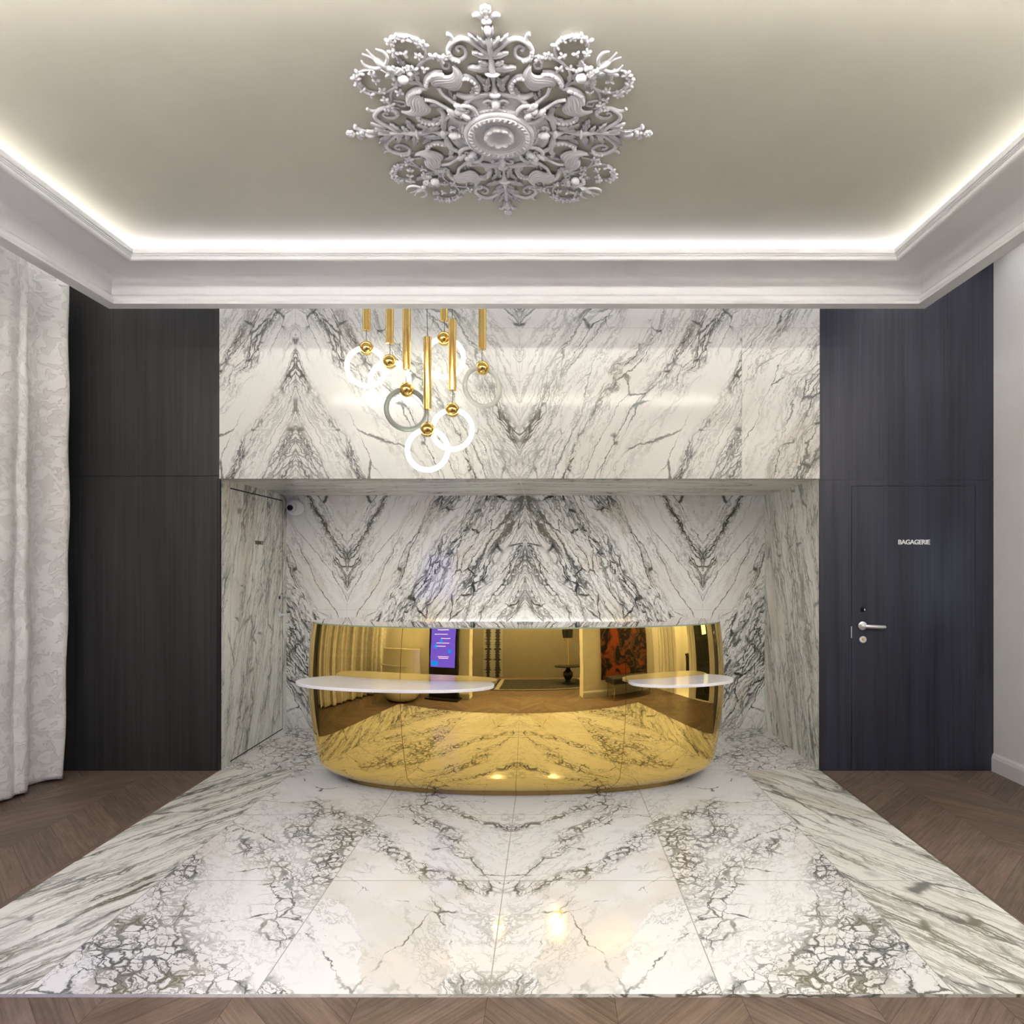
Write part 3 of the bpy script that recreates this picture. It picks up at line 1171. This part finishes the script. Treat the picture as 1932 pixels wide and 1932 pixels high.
def curtain_xy(s, z):
    """s = metres along the pleats from the free edge"""
    y = 4.70 - s * .93
    h = z / 3.7
    edge = .03 * (1 - abs(2 * h - 1.0)) + (-.045) * (1 - h) ** 3
    y += edge * math.exp(-s / .25)
    ph = 2 * pi * s
    x = -3.475
    x += .042 * cos(ph / .43 + .2 * sin(3 * z) * (1 - h)) + .026 * sin(ph / .29 + 1.1 + .25 * sin(1.7 * z))
    x += .016 * sin(ph / .155 + .3 * z) * (.25 + .75 * min(1, s / .5))
    x += .05 * (max(0, s - .7) / 2.0) * sin(ph / .23 + .2 * sin(2 * z))
    x += .010 * sin(5.0 * z + 9 * s) * sin(3.1 * z - 5 * s)
    y += .018 * sin(ph / .21 + .4 * z) * min(1, s / .3)
    return x, y


LEN = 3.25
grid = []
for j in range(NZC + 1):
    h = j / NZC
    row = []
    for i in range(NY + 1):
        s = LEN * i / NY
        z = .010 + (3.70 - .010) * h
        if j == 0:
            z = .014 + .010 * sin(2 * pi * s / .31) ** 2
        x, y = curtain_xy(s, z)
        row.append((mb.vert(x, y, z), (s * 1.25, z)))
    grid.append(row)
for j in range(NZC):
    for i in range(NY):
        q = [grid[j][i], grid[j][i + 1], grid[j + 1][i + 1], grid[j + 1][i]]
        mb.face([a for a, _ in q], [b for _, b in q])
cur = mb.build('curtain', M['damask'], smooth=True)
sd = cur.modifiers.new('thick', 'SOLIDIFY')
sd.thickness = .003
tag(cur, 'floor-length cream damask curtain with woven floral pattern at the left edge', 'curtain')

# ================================================================== CEILING ROSETTE
RC = (-.2195, 3.017, ZC)
ros = empty('ceiling_rosette', RC, 'large white stucco ceiling rosette with scrolls, birds and fruit', 'ceiling rosette')
ros.scale = (1, 1, .72)
RM = M['rosette']


RS = .76


def hpath(pts, h):
    """(r,t) -> local 3D just under the ceiling"""
    return [(p[0], p[1], -h if not hasattr(h, '__len__') else -h[i]) for i, p in enumerate(pts)]


def vine(mb, pts, rads, h=None, seg=10, n=7, sq=1.15):
    k = len(pts)
    rads = [rads] * k if not hasattr(rads, '__len__') else list(rads)
    full = [(*p, r) for p, r in zip(pts, rads)]
    c = cr(full, n)
    path = [(p[0], p[1], -(p[2] * .75 if h is None else h)) for p in c]
    mb.tube(path, [max(.0015, p[2] * RS) for p in c], seg, sq)


def beads(mb, pts, r, h, n):
    c = cr(pts, 12)
    for i in range(n):
        q = c[int((len(c) - 1) * (i + .5) / n)]
        mb.ell((q[0], q[1], -h), (r, r, r * 1.1), nu=8, nv=6)


def leaf(mb, a, b, w, h0=.006, lift=.026, lobes=3, curl=.0, seg=14):
    """pointed lobed leaf with raised midrib, lying under the ceiling"""
    ax, ay = a
    bx, by = b
    L = sqrt((bx - ax) ** 2 + (by - ay) ** 2)
    ux, uy = (bx - ax) / L, (by - ay) / L
    rows = []
    for i in range(seg + 1):
        s = i / seg
        wd = w * .5 * (sin(pi * min(1, s * .92 + .08)) ** .7) * (1 - .35 * s)
        wd *= 1 + .22 * sin(2 * pi * lobes * s - 1.0)
        bend = curl * s * s
        cx_, cy_ = ax + ux * L * s - uy * bend, ay + uy * L * s + ux * bend
        h = h0 + lift * (sin(pi * (s * .62 + .18)) ** 1.3) + .012 * s ** 3
        row = []
        for k, (f, hh) in enumerate(((-1, .0), (-.55, .75), (-.12, .55), (0, 1.0), (.12, .55), (.55, .75), (1, .0))):
            row.append(mb.vert(cx_ - uy * wd * f, cy_ + ux * wd * f, -(h0 * .3 + (h - h0 * .3) * (.25 + .75 * hh))))
        rows.append(row)
    for p, q in zip(rows[:-1], rows[1:]):
        for k in range(6):
            mb.face((p[k], p[k + 1], q[k + 1], q[k]))
        mb.face((p[6], p[0], q[0], q[6]))
    mb.face(rows[0])
    mb.face(rows[-1][::-1])


def both(pts):
    return [pts, [(a, -b) for a, b in pts]]


# --- medallion
mb = MB()
mb.lathe([(0, 0), (.232, 0), (.232, -.010), (.224, -.014), (.185, -.014), (.182, -.020), (.172, -.022), (.168, -.030), (.160, -.034), (.155, -.046), (.148, -.050),
          (.142, -.049), (.138, -.054), (.128, -.056), (.117, -.052), (.114, -.044), (.110, -.044), (.107, -.037), (.090, -.030), (.074, -.026), (0, -.026)], seg=96)
med = mb.build('medallion', RM, ros, smooth=True, autos=35)
mb = MB()
for i in range(34):
    a = 2 * pi * i / 34
    mb.ell((.1285 * cos(a), .1285 * sin(a), -.052), (.0125, .0075, .010), a + .5, 8, 6)
for i in range(60):
    a = 2 * pi * i / 60
    mb.ell((.1655 * cos(a), .1655 * sin(a), -.031), (.004, .0065, .005), a, 6, 5)
mb.build('egg_moulding', RM, med, smooth=True)
mb = MB()
prof = [(.066, .026), (.070, .050), (.066, .062), (.057, .064), (.050, .052), (.040, .036), (.022, .030), (0, .029)]
b0 = 0
NS = 96
for i in range(NS):
    th = 2 * pi * i / NS
    lob = abs(sin(4.5 * th))
    for r, h in prof:
        f = max(0, (h - .03) / .034)
        mb.vert(r * (1 - .10 * (1 - lob) * f) * cos(th), r * (1 - .10 * (1 - lob) * f) * sin(th), -(h - .012 * (1 - lob ** .5) * f))
k = len(prof)
for i in range(NS):
    for j in range(k - 1):
        a, b = i * k, ((i + 1) % NS) * k
        mb.face((a + j, b + j, b + j + 1, a + j + 1))
mb.build('flower_cup', RM, med, smooth=True, autos=50)

# --- the four axis sprays (r outwards, t sideways)
mb = MB()
vine(mb, [(.225, 0), (.262, 0), (.30, 0), (.345, 0), (.370, 0), (.40, 0), (.45, 0), (.50, 0), (.545, 0), (.575, 0)],
     [.010, .020, .010, .016, .020, .019, .013, .017, .016, .012])
mb.ell((.373, 0, -.022), (.008, .032, .022))
mb.ell((.255, 0, -.022), (.014, .026, .020))
for sc_ in both([(.461, .008), (.496, .039), (.526, .069), (.539, .106), (.518, .142), (.483, .160), (.447, .153), (.434, .124), (.455, .097), (.487, .097), (.501, .113), (.490, .128), (.477, .121)]):
    vine(mb, sc_, [.013, .013, .013, .013, .013, .0125, .012, .011, .010, .009, .008, .008, .010])
    beads(mb, sc_[5:8], .0085, .020, 6)
for sc_ in both([(.485, .158), (.512, .146), (.534, .139), (.552, .143), (.560, .155)]):
    vine(mb, sc_, [.009, .010, .010, .009, .011])
for sc_ in both([(.253, .006), (.246, .045), (.240, .085), (.233, .125), (.248, .163)]):
    vine(mb, sc_, [.012, .016, .019, .018, .013])
for sc_ in both([(.236, .10), (.262, .076), (.298, .070), (.330, .082), (.348, .106), (.343, .124)]):
    vine(mb, sc_, [.014, .018, .018, .016, .014, .013])
    beads(mb, sc_[1:], .010, .024, 8)
axis_ = mb.build('axis_spray', RM, ros, smooth=True)
kids = []
mb = MB()
for a, b, w in (((.447, .003), (.482, .070), .036), ((.411, .009), (.436, .050), .027), ((.383, .008), (.404, .096), .042)):
    leaf(mb, a, b, w)
    leaf(mb, (a[0], -a[1]), (b[0], -b[1]), w)
for s_ in (1, -1):
    leaf(mb, (.492, .006 * s_), (.556, .042 * s_), .028, lift=.030)
    leaf(mb, (.500, .032 * s_), (.572, .064 * s_), .022, lift=.024, curl=.012 * s_)
    leaf(mb, (.545, .006 * s_), (.603, .020 * s_), .018, lift=.030)
    leaf(mb, (.262, .034 * s_), (.350, .030 * s_), .040, lift=.022, curl=-.015 * s_)
    leaf(mb, (.300, .022 * s_), (.362, .066 * s_), .030, lift=.024)
    leaf(mb, (.24, .10 * s_), (.318, .062 * s_), .034, lift=.02)
kids.append(mb.build('acanthus_leaf', RM, axis_, smooth=True))
mb = MB()
mb.ell((.588, 0, -.024), (.024, .015, .018))
mb.ell((.624, .006, -.018), .012)
mb.ell((.624, -.008, -.018), .012)
mb.ell((.643, .0, -.016), (.010, .008, .010))
for s_ in (1, -1):
    vine(mb, [(.606, .004 * s_), (.630, .018 * s_), (.647, .032 * s_), (.640, .048 * s_)], [.006, .010, .013, .009])
for i in range(6):
    a = 2 * pi * i / 6
    mb.ell((.677 + .0125 * cos(a), .0125 * sin(a), -.018), (.010, .010, .012), nu=10, nv=7)
mb.ell((.677, 0, -.026), .008)
kids.append(mb.build('finial_flower', RM, axis_, smooth=True))
mb = MB()
mb.ell((.204, 0, -.030), (.026, .019, .026))
mb.ell((.184, 0, -.030), (.012, .012, .018))
mb.ell((.222, 0, -.034), .010)
for s_ in (1, -1):
    vine(mb, [(.214, .014 * s_), (.220, .034 * s_), (.210, .050 * s_), (.198, .044 * s_), (.203, .036 * s_)], [.008, .009, .009, .008, .007], h=.022)
    mb.ell((.158 + .02, .03 * s_, -.02), .008)
kids.append(mb.build('mask', RM, axis_, smooth=True))

# --- the four corner sprays (e outwards along the diagonal, f sideways)
mb = MB()
for sc_ in both([(.403, .120), (.425, .095), (.428, .055), (.412, .018), (.392, .006)]):
    vine(mb, sc_, [.010, .015, .017, .015, .010])
    beads(mb, sc_[:4], .010, .026, 11)
top = cr([(.398, .046), (.418, .068), (.410, .100), (.378, .130), (.376, .160), (.400, .184)], 8)
bot = cr([(.385, .050), (.358, .072), (.322, .085), (.318, .122), (.345, .168), (.398, .186)], 8)
for s_ in (1, -1):
    for k in range(7):
        f = k / 6
        c = [(a[0] * (1 - f) + b[0] * f, (a[1] * (1 - f) + b[1] * f) * s_) for a, b in zip(top, bot)]
        rad = [.0035 + .0045 * sin(pi * min(1, .15 + .85 * i / (len(c) - 1))) for i in range(len(c))]
        hh = .014 + .010 * sin(pi * (f * .7 + .25))
        mb.tube([(p[0], p[1], -hh - .006 * sin(pi * i / (len(c) - 1))) for i, p in enumerate(c)], rad, 8, 1.3)
    vine(mb, [(.388, .052 * s_), (.400, .062 * s_), (.396, .074 * s_), (.386, .070 * s_), (.388, .062 * s_)], [.008, .009, .009, .007, .007], h=.026)
corner = mb.build('corner_wing', RM, ros, smooth=True)
ckids = []
mb = MB()
for s_ in (1, -1):
    vine(mb, [(.372, .050 * s_), (.338, .030 * s_), (.300, .026 * s_), (.268, .024 * s_)], [.011, .010, .010, .012], h=.026)
    mb.ell((.250, .025 * s_, -.034), (.027, .015, .016), -.1 * s_)
    mb.ell((.228, .027 * s_, -.034), (.016, .010, .010))
    mb.ell((.258, .036 * s_, -.044), .006, nu=8, nv=6)
    leaf(mb, (.275, .030 * s_), (.300, .064 * s_), .022, lift=.03)
    leaf(mb, (.290, .030 * s_), (.334, .066 * s_), .020, lift=.02)
ckids.append(mb.build('dragon_head', RM, corner, smooth=True))
mb = MB()
for s_ in (1, -1):
    vine(mb, [(.150, .030 * s_), (.185, .052 * s_), (.222, .052 * s_), (.240, .030 * s_), (.226, .010 * s_), (.205, .014 * s_), (.200, .028 * s_), (.212, .033 * s_)],
         [.010, .013, .014, .013, .012, .010, .009, .009], h=.030)
    vine(mb, [(.232, .050 * s_), (.236, .085 * s_), (.228, .120 * s_), (.212, .150 * s_)], [.014, .014, .011, .006], h=.020)
mb.ell((.196, 0, -.030), (.030, .016, .026))
mb.ell((.232, 0, -.036), (.018, .016, .018))
ckids.append(mb.build('volute', RM, corner, smooth=True))
mb = MB()
for s_ in (1, -1):
    vine(mb, [(.412, .0), (.453, .012 * s_), (.484, .058 * s_), (.486, .121 * s_), (.462, .165 * s_), (.434, .196 * s_), (.405, .190 * s_)],
         [.010, .009, .008, .0075, .007, .0065, .006])
    vine(mb, [(.484, .085 * s_), (.500, .143 * s_), (.525, .173 * s_), (.563, .187 * s_), (.610, .168 * s_), (.635, .133 * s_), (.624, .097 * s_), (.598, .073 * s_)],
         [.007, .007, .007, .007, .007, .006, .005, .004])
    vine(mb, [(.452, .166 * s_), (.430, .150 * s_), (.412, .140 * s_), (.397, .152 * s_), (.408, .172 * s_), (.424, .168 * s_)], [.006, .007, .0075, .007, .006, .005])
    vine(mb, [(.440, .004 * s_), (.452, .022 * s_), (.470, .024 * s_), (.474, .008 * s_), (.462, .002 * s_)], [.007, .008, .008, .007, .006])
    vine(mb, [(.455, .008 * s_), (.500, .020 * s_), (.545, .046 * s_), (.580, .050 * s_)], [.007, .006, .005, .004])
vn = mb.build('vine', RM, ros, smooth=True)
rnd = random.Random(3)
spr = [(.569, .102), (.524, .132), (.486, .172), (.468, .092), (.582, .186), (.545, .186), (.636, .146), (.612, .170), (.602, .078), (.500, .062), (.452, .184), (.640, .118)]
for s_ in (1, -1):
    for (e_, f_) in spr:
        mb = MB()
        a0 = rnd.random() * 6.28
        npet = rnd.choice((3, 3, 4, 5))
        rr_ = rnd.uniform(.010, .014)
        for i in range(npet):
            a = a0 + 2 * pi * i / npet
            mb.ell((e_ + rr_ * cos(a), f_ * s_ + rr_ * sin(a), -.018 - rnd.random() * .006), (rr_ * .95, rr_ * .55, .009), a, 8, 6)
        mb.ell((e_, f_ * s_, -.024), .0055, nu=8, nv=6)
        mb.build('leaf_sprig', RM, vn, smooth=True)
mb = MB()
mb.ell((.506, -.004, -.034), .023, nu=16, nv=12)
for i in range(26):
    a, q = rnd.random() * 6.28, sqrt(rnd.random()) * .024
    mb.ell((.545 + q * cos(a), .018 + q * sin(a), -.040 + q * .5), .0075, nu=8, nv=6)
for i in range(12):
    a, q = rnd.random() * 6.28, sqrt(rnd.random()) * .016
    mb.ell((.520 + q * cos(a), .046 + q * sin(a), -.030 + q * .5), .007, nu=8, nv=6)
for e_, f_, r_ in ((.548, -.020, .013), (.562, -.010, .011), (.528, -.034, .012), (.500, .034, .014), (.512, -.036, .010)):
    mb.ell((e_, f_, -.024), r_)
leaf(mb, (.52, -.02), (.555, -.060), .04, lift=.02)
leaf(mb, (.53, .04), (.575, .064), .036, lift=.02)
leaf(mb, (.50, .02), (.470, .060), .036, lift=.02)
mb.build('fruit_cluster', RM, vn, smooth=True)
mb = MB()
mb.ell((.612, .008, -.034), (.036, .014, .016), .05)
mb.ell((.580, .010, -.038), (.014, .011, .012))
vine(mb, [(.568, .012), (.556, .016)], [.006, .002], h=.038)
vine(mb, [(.640, .008), (.660, .004), (.688, -.004)], [.010, .007, .005], h=.030)
vine(mb, [(.640, .010), (.662, .016), (.686, .026)], [.009, .006, .004], h=.030)
vine(mb, [(.600, .020), (.612, .052), (.640, .066), (.668, .058)], [.010, .009, .008, .004], h=.036)
vine(mb, [(.600, -.006), (.622, -.034), (.654, -.044), (.676, -.032)], [.010, .009, .008, .004], h=.036)
mb.build('bird', RM, vn, smooth=True)


def dup_part(o, parent, ang=None):
    c = o.copy()
    COL.objects.link(c)
    c.parent = parent
    if ang is not None:
        c.rotation_euler = (0, 0, ang)
    for ch in list(o.children):
        dup_part(ch, c)
    return c


axis_.rotation_euler = (0, 0, -pi / 2)
corner.rotation_euler = (0, 0, -pi / 4)
vn.rotation_euler = (0, 0, -pi / 4)
for k in (1, 2, 3):
    dup_part(axis_, ros, -pi / 2 + k * pi / 2)
    dup_part(corner, ros, -pi / 4 + k * pi / 2)
    dup_part(vn, ros, -pi / 4 + k * pi / 2)

# ================================================================== THE HALL THAT THE GOLD MIRRORS SHOW
mb = MB()
mb.box(XL, -1.22, 1.20, 1.45, 0, ZP)
mb.box(1.06, XR, 1.20, 1.45, 0, ZP)
mb.box(-1.22, 1.06, 1.20, 1.45, 2.85, ZP)
struct(mb.build('wall_front', M['cream_wall']), 'cream wall with wide opening mirrored in the gold desk', 'wall')
mb = MB()
mb.box(XL, XR, -1.85, -1.80, 0, ZP)
struct(mb.build('wall_hall', M['grey_wall']), 'taupe hall wall mirrored in the gold desk', 'wall')
mb = MB()
mb.box(XL, XR, -1.80, 1.20, ZH, ZH + .03)
struct(mb.build('ceiling', M['white_wall']), 'low ceiling of the hall behind the camera', 'ceiling')
mb = MB()
mb.box(XR, XR + .12, -1.8, 1.2, 0, ZP)
mb.box(XL - .05, XL, -1.8, -1.79, 0, ZP)
struct(mb.build('wall_hall_right', M['white_wall']), 'right wall of the hall behind the camera', 'wall')
mb = MB()
for x0, x1 in ((XL, -1.22), (1.06, XR)):
    run_profile(mb, PROF, (x0, 1.45, 0), (x1, 1.45, 0), (0, 1))
struct(mb.build('baseboard_front', M['cornice']), 'cream skirting on the wall beside the hall opening', 'baseboard')
mb = MB()
for yy in (1.72, 1.86, 2.02, 2.20, 2.40):
    mb.box(XR - .022, XR, yy, yy + .07, 0, 3.1)
for yy in (3.30, 3.44):
    mb.box(XR - .022, XR, yy, yy + .07, 0, 3.1)
struct(mb.build('trim_3', M['cream_wall']), 'vertical door mouldings on the right wall', 'trim')

m_ = plain('fill_glow', (.9, .9, .88), .3, emit=(1.0, .985, .96), estr=FILL_STRENGTH)  # glow of the added globes, filling the room from behind the camera
for x, y in FILL_GLOBES:
    dl = empty('fill_globe', (x, y, ZH), 'added unseen fill globe on the hall ceiling behind the camera', 'ceiling lamp', 'added hall fill globes')
    mb = MB()
    mb.lathe([(0, -.03), (.06, -.03), (.065, -.02), (.065, 0), (0, 0)], seg=32)
    mb.build('ceiling_rose', M['brass'], dl, smooth=True, autos=40)
    mb = MB()
    mb.ell((0, 0, -.13), .105, nu=24, nv=14)
    o = mb.build('globe', m_, dl, smooth=True)
for wx, wl in ((-2.4, 2.0), (2.15, 1.8)):  # boxes for the added wall fill lights
    mb = MB()
    mb.box(-wl / 2, wl / 2, -.02, .03, 0, .03)
    o = mb.build('wall_fill_box', M['cornice'])
    o.location = (wx, 1.80, 3.148)
    tag(o, 'slim white box added for the unseen wall fill light under the cornice, ' + ('above the kiosk' if wx < 0 else 'above the abstract painting'), 'wall washer', 'added wall fill boxes')

# doorway room
mb = MB()
x0, x1, y0, y1 = XR + .12, XR + 1.5, DOO[0] - .5, DOO[1] + .35
mb.box(x1, x1 + .05, y0, y1, 0, 2.6)
mb.box(x0, x1, y0 - .05, y0, 0, 2.6)
mb.box(x0, x1, y1, y1 + .05, 0, 2.6)
mb.box(x0, x1, y0, y1, 2.6, 2.65)
mb.box(XR, x1, y0, y1, -.05, -.001)
struct(mb.build('wall_back_office', M['cream_wall']), 'small room through the doorway in the right wall', 'wall')
area_light('office_lamp', (XR + .8, 2.9, 2.58), (0, 0, 0), .3, .3, 14, WNEUT)

tv = empty('wall_television', (XR + 1.47, 3.06, 1.15), 'small television with pale blue picture, mirrored at the right of the desk', 'television')
mb = MB()
mb.box(-.03, .0, -.30, .30, -.20, .20)
mb.build('housing', M['black'], tv)
mb = MB()
mb.quad([(-.032, -.28, -.18), (-.032, .28, -.18), (-.032, .28, .18), (-.032, -.28, .18)])
mb.build('screen', plain('tv_picture', (.1, .15, .2), .2, emit=(.35, .55, .95), estr=.9), tv)
dk = empty('side_desk', (XR + 1.2, 2.95, 0), 'dark wooden side desk under the television in the doorway', 'desk')
mb = MB()
mb.box(-.30, .26, -.38, .38, .72, .76)
mb.build('desk_top', M['black'], dk)
for sy in (-.36, .33):
    mb = MB()
    mb.box(-.28, .24, sy, sy + .03, 0, .72)
    mb.build('side_panel', M['black'], dk)

# glazed door/window in the right wall
wn = empty('window_1', (XR, (WIN[0] + WIN[1]) / 2, WIN[2]))
struct(wn, 'dark-framed glazed opening in the right wall, mirrored in the desk', 'window')
mb = MB()
fw = .06
for (a, b, c, d_) in ((WIN[0], WIN[0] + fw, WIN[2], WIN[3]), (WIN[1] - fw, WIN[1], WIN[2], WIN[3]), (WIN[0], WIN[1], WIN[2], WIN[2] + .1),
                     (WIN[0], WIN[1], WIN[3] - fw, WIN[3]), (WIN[0], WIN[1], 1.02, 1.08), (WIN[0], WIN[1], .62, .66), (3.98, 4.03, WIN[2], WIN[3])):
    mb.box(XR + .02, XR + .07, a, b, c, d_)
rel(wn, mb.build('window_frame', plain('dark_green_frame', (.02, .028, .018), .3)))
mb = MB()
mb.box(XR + .04, XR + .05, WIN[0], WIN[1], WIN[2], WIN[3])
pn_ = plain('dark_pane', (.03, .032, .025), .03)
rel(wn, mb.build('window_pane', pn_))
mb = MB()
mb.quad([(XR + .036, 4.04, 1.10), (XR + .036, 4.34, 1.10), (XR + .036, 4.34, 1.75), (XR + .036, 4.04, 1.75)])
rel(wn, tag(mb.build('lit_pane', plain('daylit_pane', (.2, .25, .3), .1, emit=(.75, .9, 1.0), estr=.9)), 'daylit pane'))

# cream pod desk
pod = empty('reception_pod', (-2.62, 1.98, 0), 'small cream barrel-shaped pod desk mirrored at the left of the gold desk', 'pod desk')
mb = MB()
mb.lathe([(.30, 0), (.38, .03), (.43, .10), (.46, .22), (.47, .40), (.46, .70), (.45, .95), (.44, .96), (.42, .96), (.42, .70), (0, .70)], seg=64)
M['cream_lac'] = plain('cream_lacquer', (.80, .76, .64), .3)
mb.build('body', M['cream_lac'], pod, smooth=True, autos=40)
mb = MB()
mb.prism([(.42 * cos(k * pi / 24), .10 + .47 * sin(k * pi / 24)) for k in range(25)], .66, .68)
mb.build('writing_shelf', M['white_lacquer'], pod)

# information kiosk
ks = empty('information_kiosk', (-1.75, 1.56, 0), 'black upright kiosk with purple screen mirrored in the gold desk', 'kiosk')
mb = MB()
mb.box(-.37, .37, -.10, .20, 0, .03)
mb.build('base', M['black'], ks, bevel=.004)
mb = MB()
mb.box(-.33, .33, -.05, .05, .03, 1.75)
mb.build('body', M['black'], ks, bevel=.006)
m_, t_ = newmat('kiosk_screen')
t_.b.inputs['Base Color'].default_value = (.02, .02, .03, 1)
t_.b.inputs['Emission Color'].default_value = (.07, .05, 1.0, 1)
t_.b.inputs['Emission Strength'].default_value = 1.5
mb = MB()
mb.quad([(.28, .0515, .62), (-.28, .0515, .62), (-.28, .0515, 1.66), (.28, .0515, 1.66)])
scr = mb.build('screen', m_, ks)
MW = plain('screen_text', (.1, .1, .1), .5, emit=(.45, .40, 1.0), estr=2.2)
MBL = plain('screen_button', (.02, .1, .3), .5, emit=(.0, .10, 1.0), estr=2.2)
for (x, z, w) in ((0, 1.32, .26), (-.05, 1.25, .30), (.06, 1.17, .22), (0, 1.08, .30), (.02, .82, .26), (.02, .79, .22), (-.05, 1.02, .24)):
    mb = MB()
    mb.box(x - w / 2, x + w / 2, .052, .053, z, z + .010)
    mb.build('text_line', MW, ks)
for (x, z) in ((-.04, 1.12), (-.16, 1.02), (.17, .93)):
    mb = MB()
    mb.lathe([(0, .053), (.038, .053), (.040, .052)], (x, 0, z), 24, 'y')
    mb.build('button', MBL, ks)
mb = MB()
mb.box(-.25, -.10, .052, .053, .65, .74)
mb.build('corner_tile', MBL, ks)

# abstract painting and bench
m_, t_ = newmat('abstract_swirl')
tc_ = t_.n('TexCoord').outputs['Object']
w_ = t_.vm('ADD', tc_, t_.vm('SCALE', t_.vm('SUBTRACT', t_.noise(tc_, 1.5, 2, .5, col=True), (.5, .5, .5)), s=1.6))
nz_ = t_.noise(w_, 1.5, 2, .5)
blob = t_.mr(nz_, .54, .64)
edge_ = t_.m('SUBTRACT', 1.0, t_.mr(t_.m('ABSOLUTE', t_.m('SUBTRACT', t_.noise(w_, 3.0, 3, .5), .5)), .0, .05))
c_ = t_.mix(blob, (.012, .008, .008), (.42, .075, .018))
c_ = t_.mix(t_.m('MULTIPLY', edge_, .6), c_, (.35, .12, .05))
t_.l(c_, t_.b.inputs['Base Color'])
t_.b.inputs['Roughness'].default_value = .4
mb = MB()
mb.box(-.73, .73, 0, .04, -1.0, 1.0)
pt = mb.build('abstract_painting', m_)
pt.location = (2.21, 1.452, 1.34)
tag(pt, 'large black and orange swirling abstract painting mirrored in the desk', 'painting')
bn = empty('upholstered_bench', (2.15, 1.74, 0), 'low dark upholstered bench on brass legs under the abstract painting', 'bench')
mb = MB()
mb.box(-.58, .58, -.24, .20, .30, .42)
mb.build('seat', plain('dark_velvet', (.03, .027, .022), .7), bn, bevel=.02)
for sx in (-.55, .54):
    for sy in (-.20, .16):
        mb = MB()
        mb.box(sx, sx + .018, sy, sy + .018, 0, .30)
        mb.build('leg', M['brass'], bn)

# hall furniture
mb = MB()
mb.box(-.35, .35, 0, .03, 0, 2.3)
m_, t_ = newmat('waveform_cloth')
sp_ = t_.n('SeparateXYZ')
t_.l(t_.n('TexCoord').outputs['Object'], sp_.inputs[0])
zz = t_.n('CombineXYZ')
t_.l(sp_.outputs[2], zz.inputs[2])
wd_ = t_.m('ADD', .05, t_.m('MULTIPLY', t_.mr(t_.noise(zz.outputs[0], 14, 3, .7), .42, .75), .17))
xa = t_.m('MINIMUM', t_.m('ABSOLUTE', t_.m('SUBTRACT', sp_.outputs[0], -.17)), t_.m('ABSOLUTE', t_.m('SUBTRACT', sp_.outputs[0], .17)))
t_.l(t_.mix(t_.mr(t_.m('SUBTRACT', xa, wd_), -.008, .008), (.012, .012, .014), (.26, .27, .30)), t_.b.inputs['Base Color'])
wv_ = mb.build('wall_hanging', m_)
wv_.location = (-1.22, -1.79, .02)
tag(wv_, 'tall grey wall hanging with two black jagged columns, mirrored in the desk', 'wall hanging')

rug = empty('rug', (.45, -.45, 0), 'dark rug with pale border on the hall floor, mirrored in the desk', 'rug')
mb = MB()
mb.box(-1.40, 1.40, -.95, .95, 0, .010)
mb.build('field', plain('rug_dark', (.035, .034, .032), .9, var=.5, vscale=20), rug)
mb = MB()
for (a, b, c, d_) in ((-1.32, 1.32, .84, .90), (-1.32, 1.32, -.90, -.84), (-1.32, -1.20, -.84, .84), (1.20, 1.32, -.84, .84)):
    mb.box(a, b, c, d_, .010, .012)
rb = mb.build('border', plain('rug_border', (.33, .31, .28), .9), rug)

tb_ = empty('pedestal_table', (1.14, -.35, .012), 'black round pedestal table in the hall, mirrored in the desk', 'table')
mb = MB()
mb.lathe([(0, .47), (.40, .47), (.41, .48), (.41, .495), (.40, .50), (0, .50)], seg=48)
mb.build('table_top', M['black'], tb_, smooth=True, autos=40)
mb = MB()
mb.lathe([(0, 0), (.20, 0), (.20, .03), (.10, .05), (.07, .10), (.12, .17), (.15, .24), (.14, .31), (.07, .38), (.06, .42), (.12, .47), (0, .47)], seg=40)
mb.build('pedestal', M['black'], tb_, smooth=True, autos=50)
lp = empty('table_lamp', (1.14, -.35, .512), 'slim brass table lamp with dark shade on the black pedestal table', 'lamp')
mb = MB()
mb.lathe([(0, 0), (.07, 0), (.07, .012), (.012, .03), (.009, .60), (.012, .62), (.009, .64), (.009, .80), (0, .80)], seg=24)
mb.build('stem', M['brass'], lp, smooth=True, autos=50)
for sx in (-1, 1):
    mb = MB()
    mb.tube(cr([(0, 0, .58), (sx * .07, 0, .66), (sx * .12, 0, .78), (sx * .12, 0, .86)], 6), .008, 8)
    mb.build('arm', M['brass'], lp, smooth=True)
mb = MB()
mb.lathe([(.15, .78), (.17, .98), (.168, .98), (.148, .78)], seg=36)
mb.build('shade', M['black'], lp, smooth=True, autos=40)
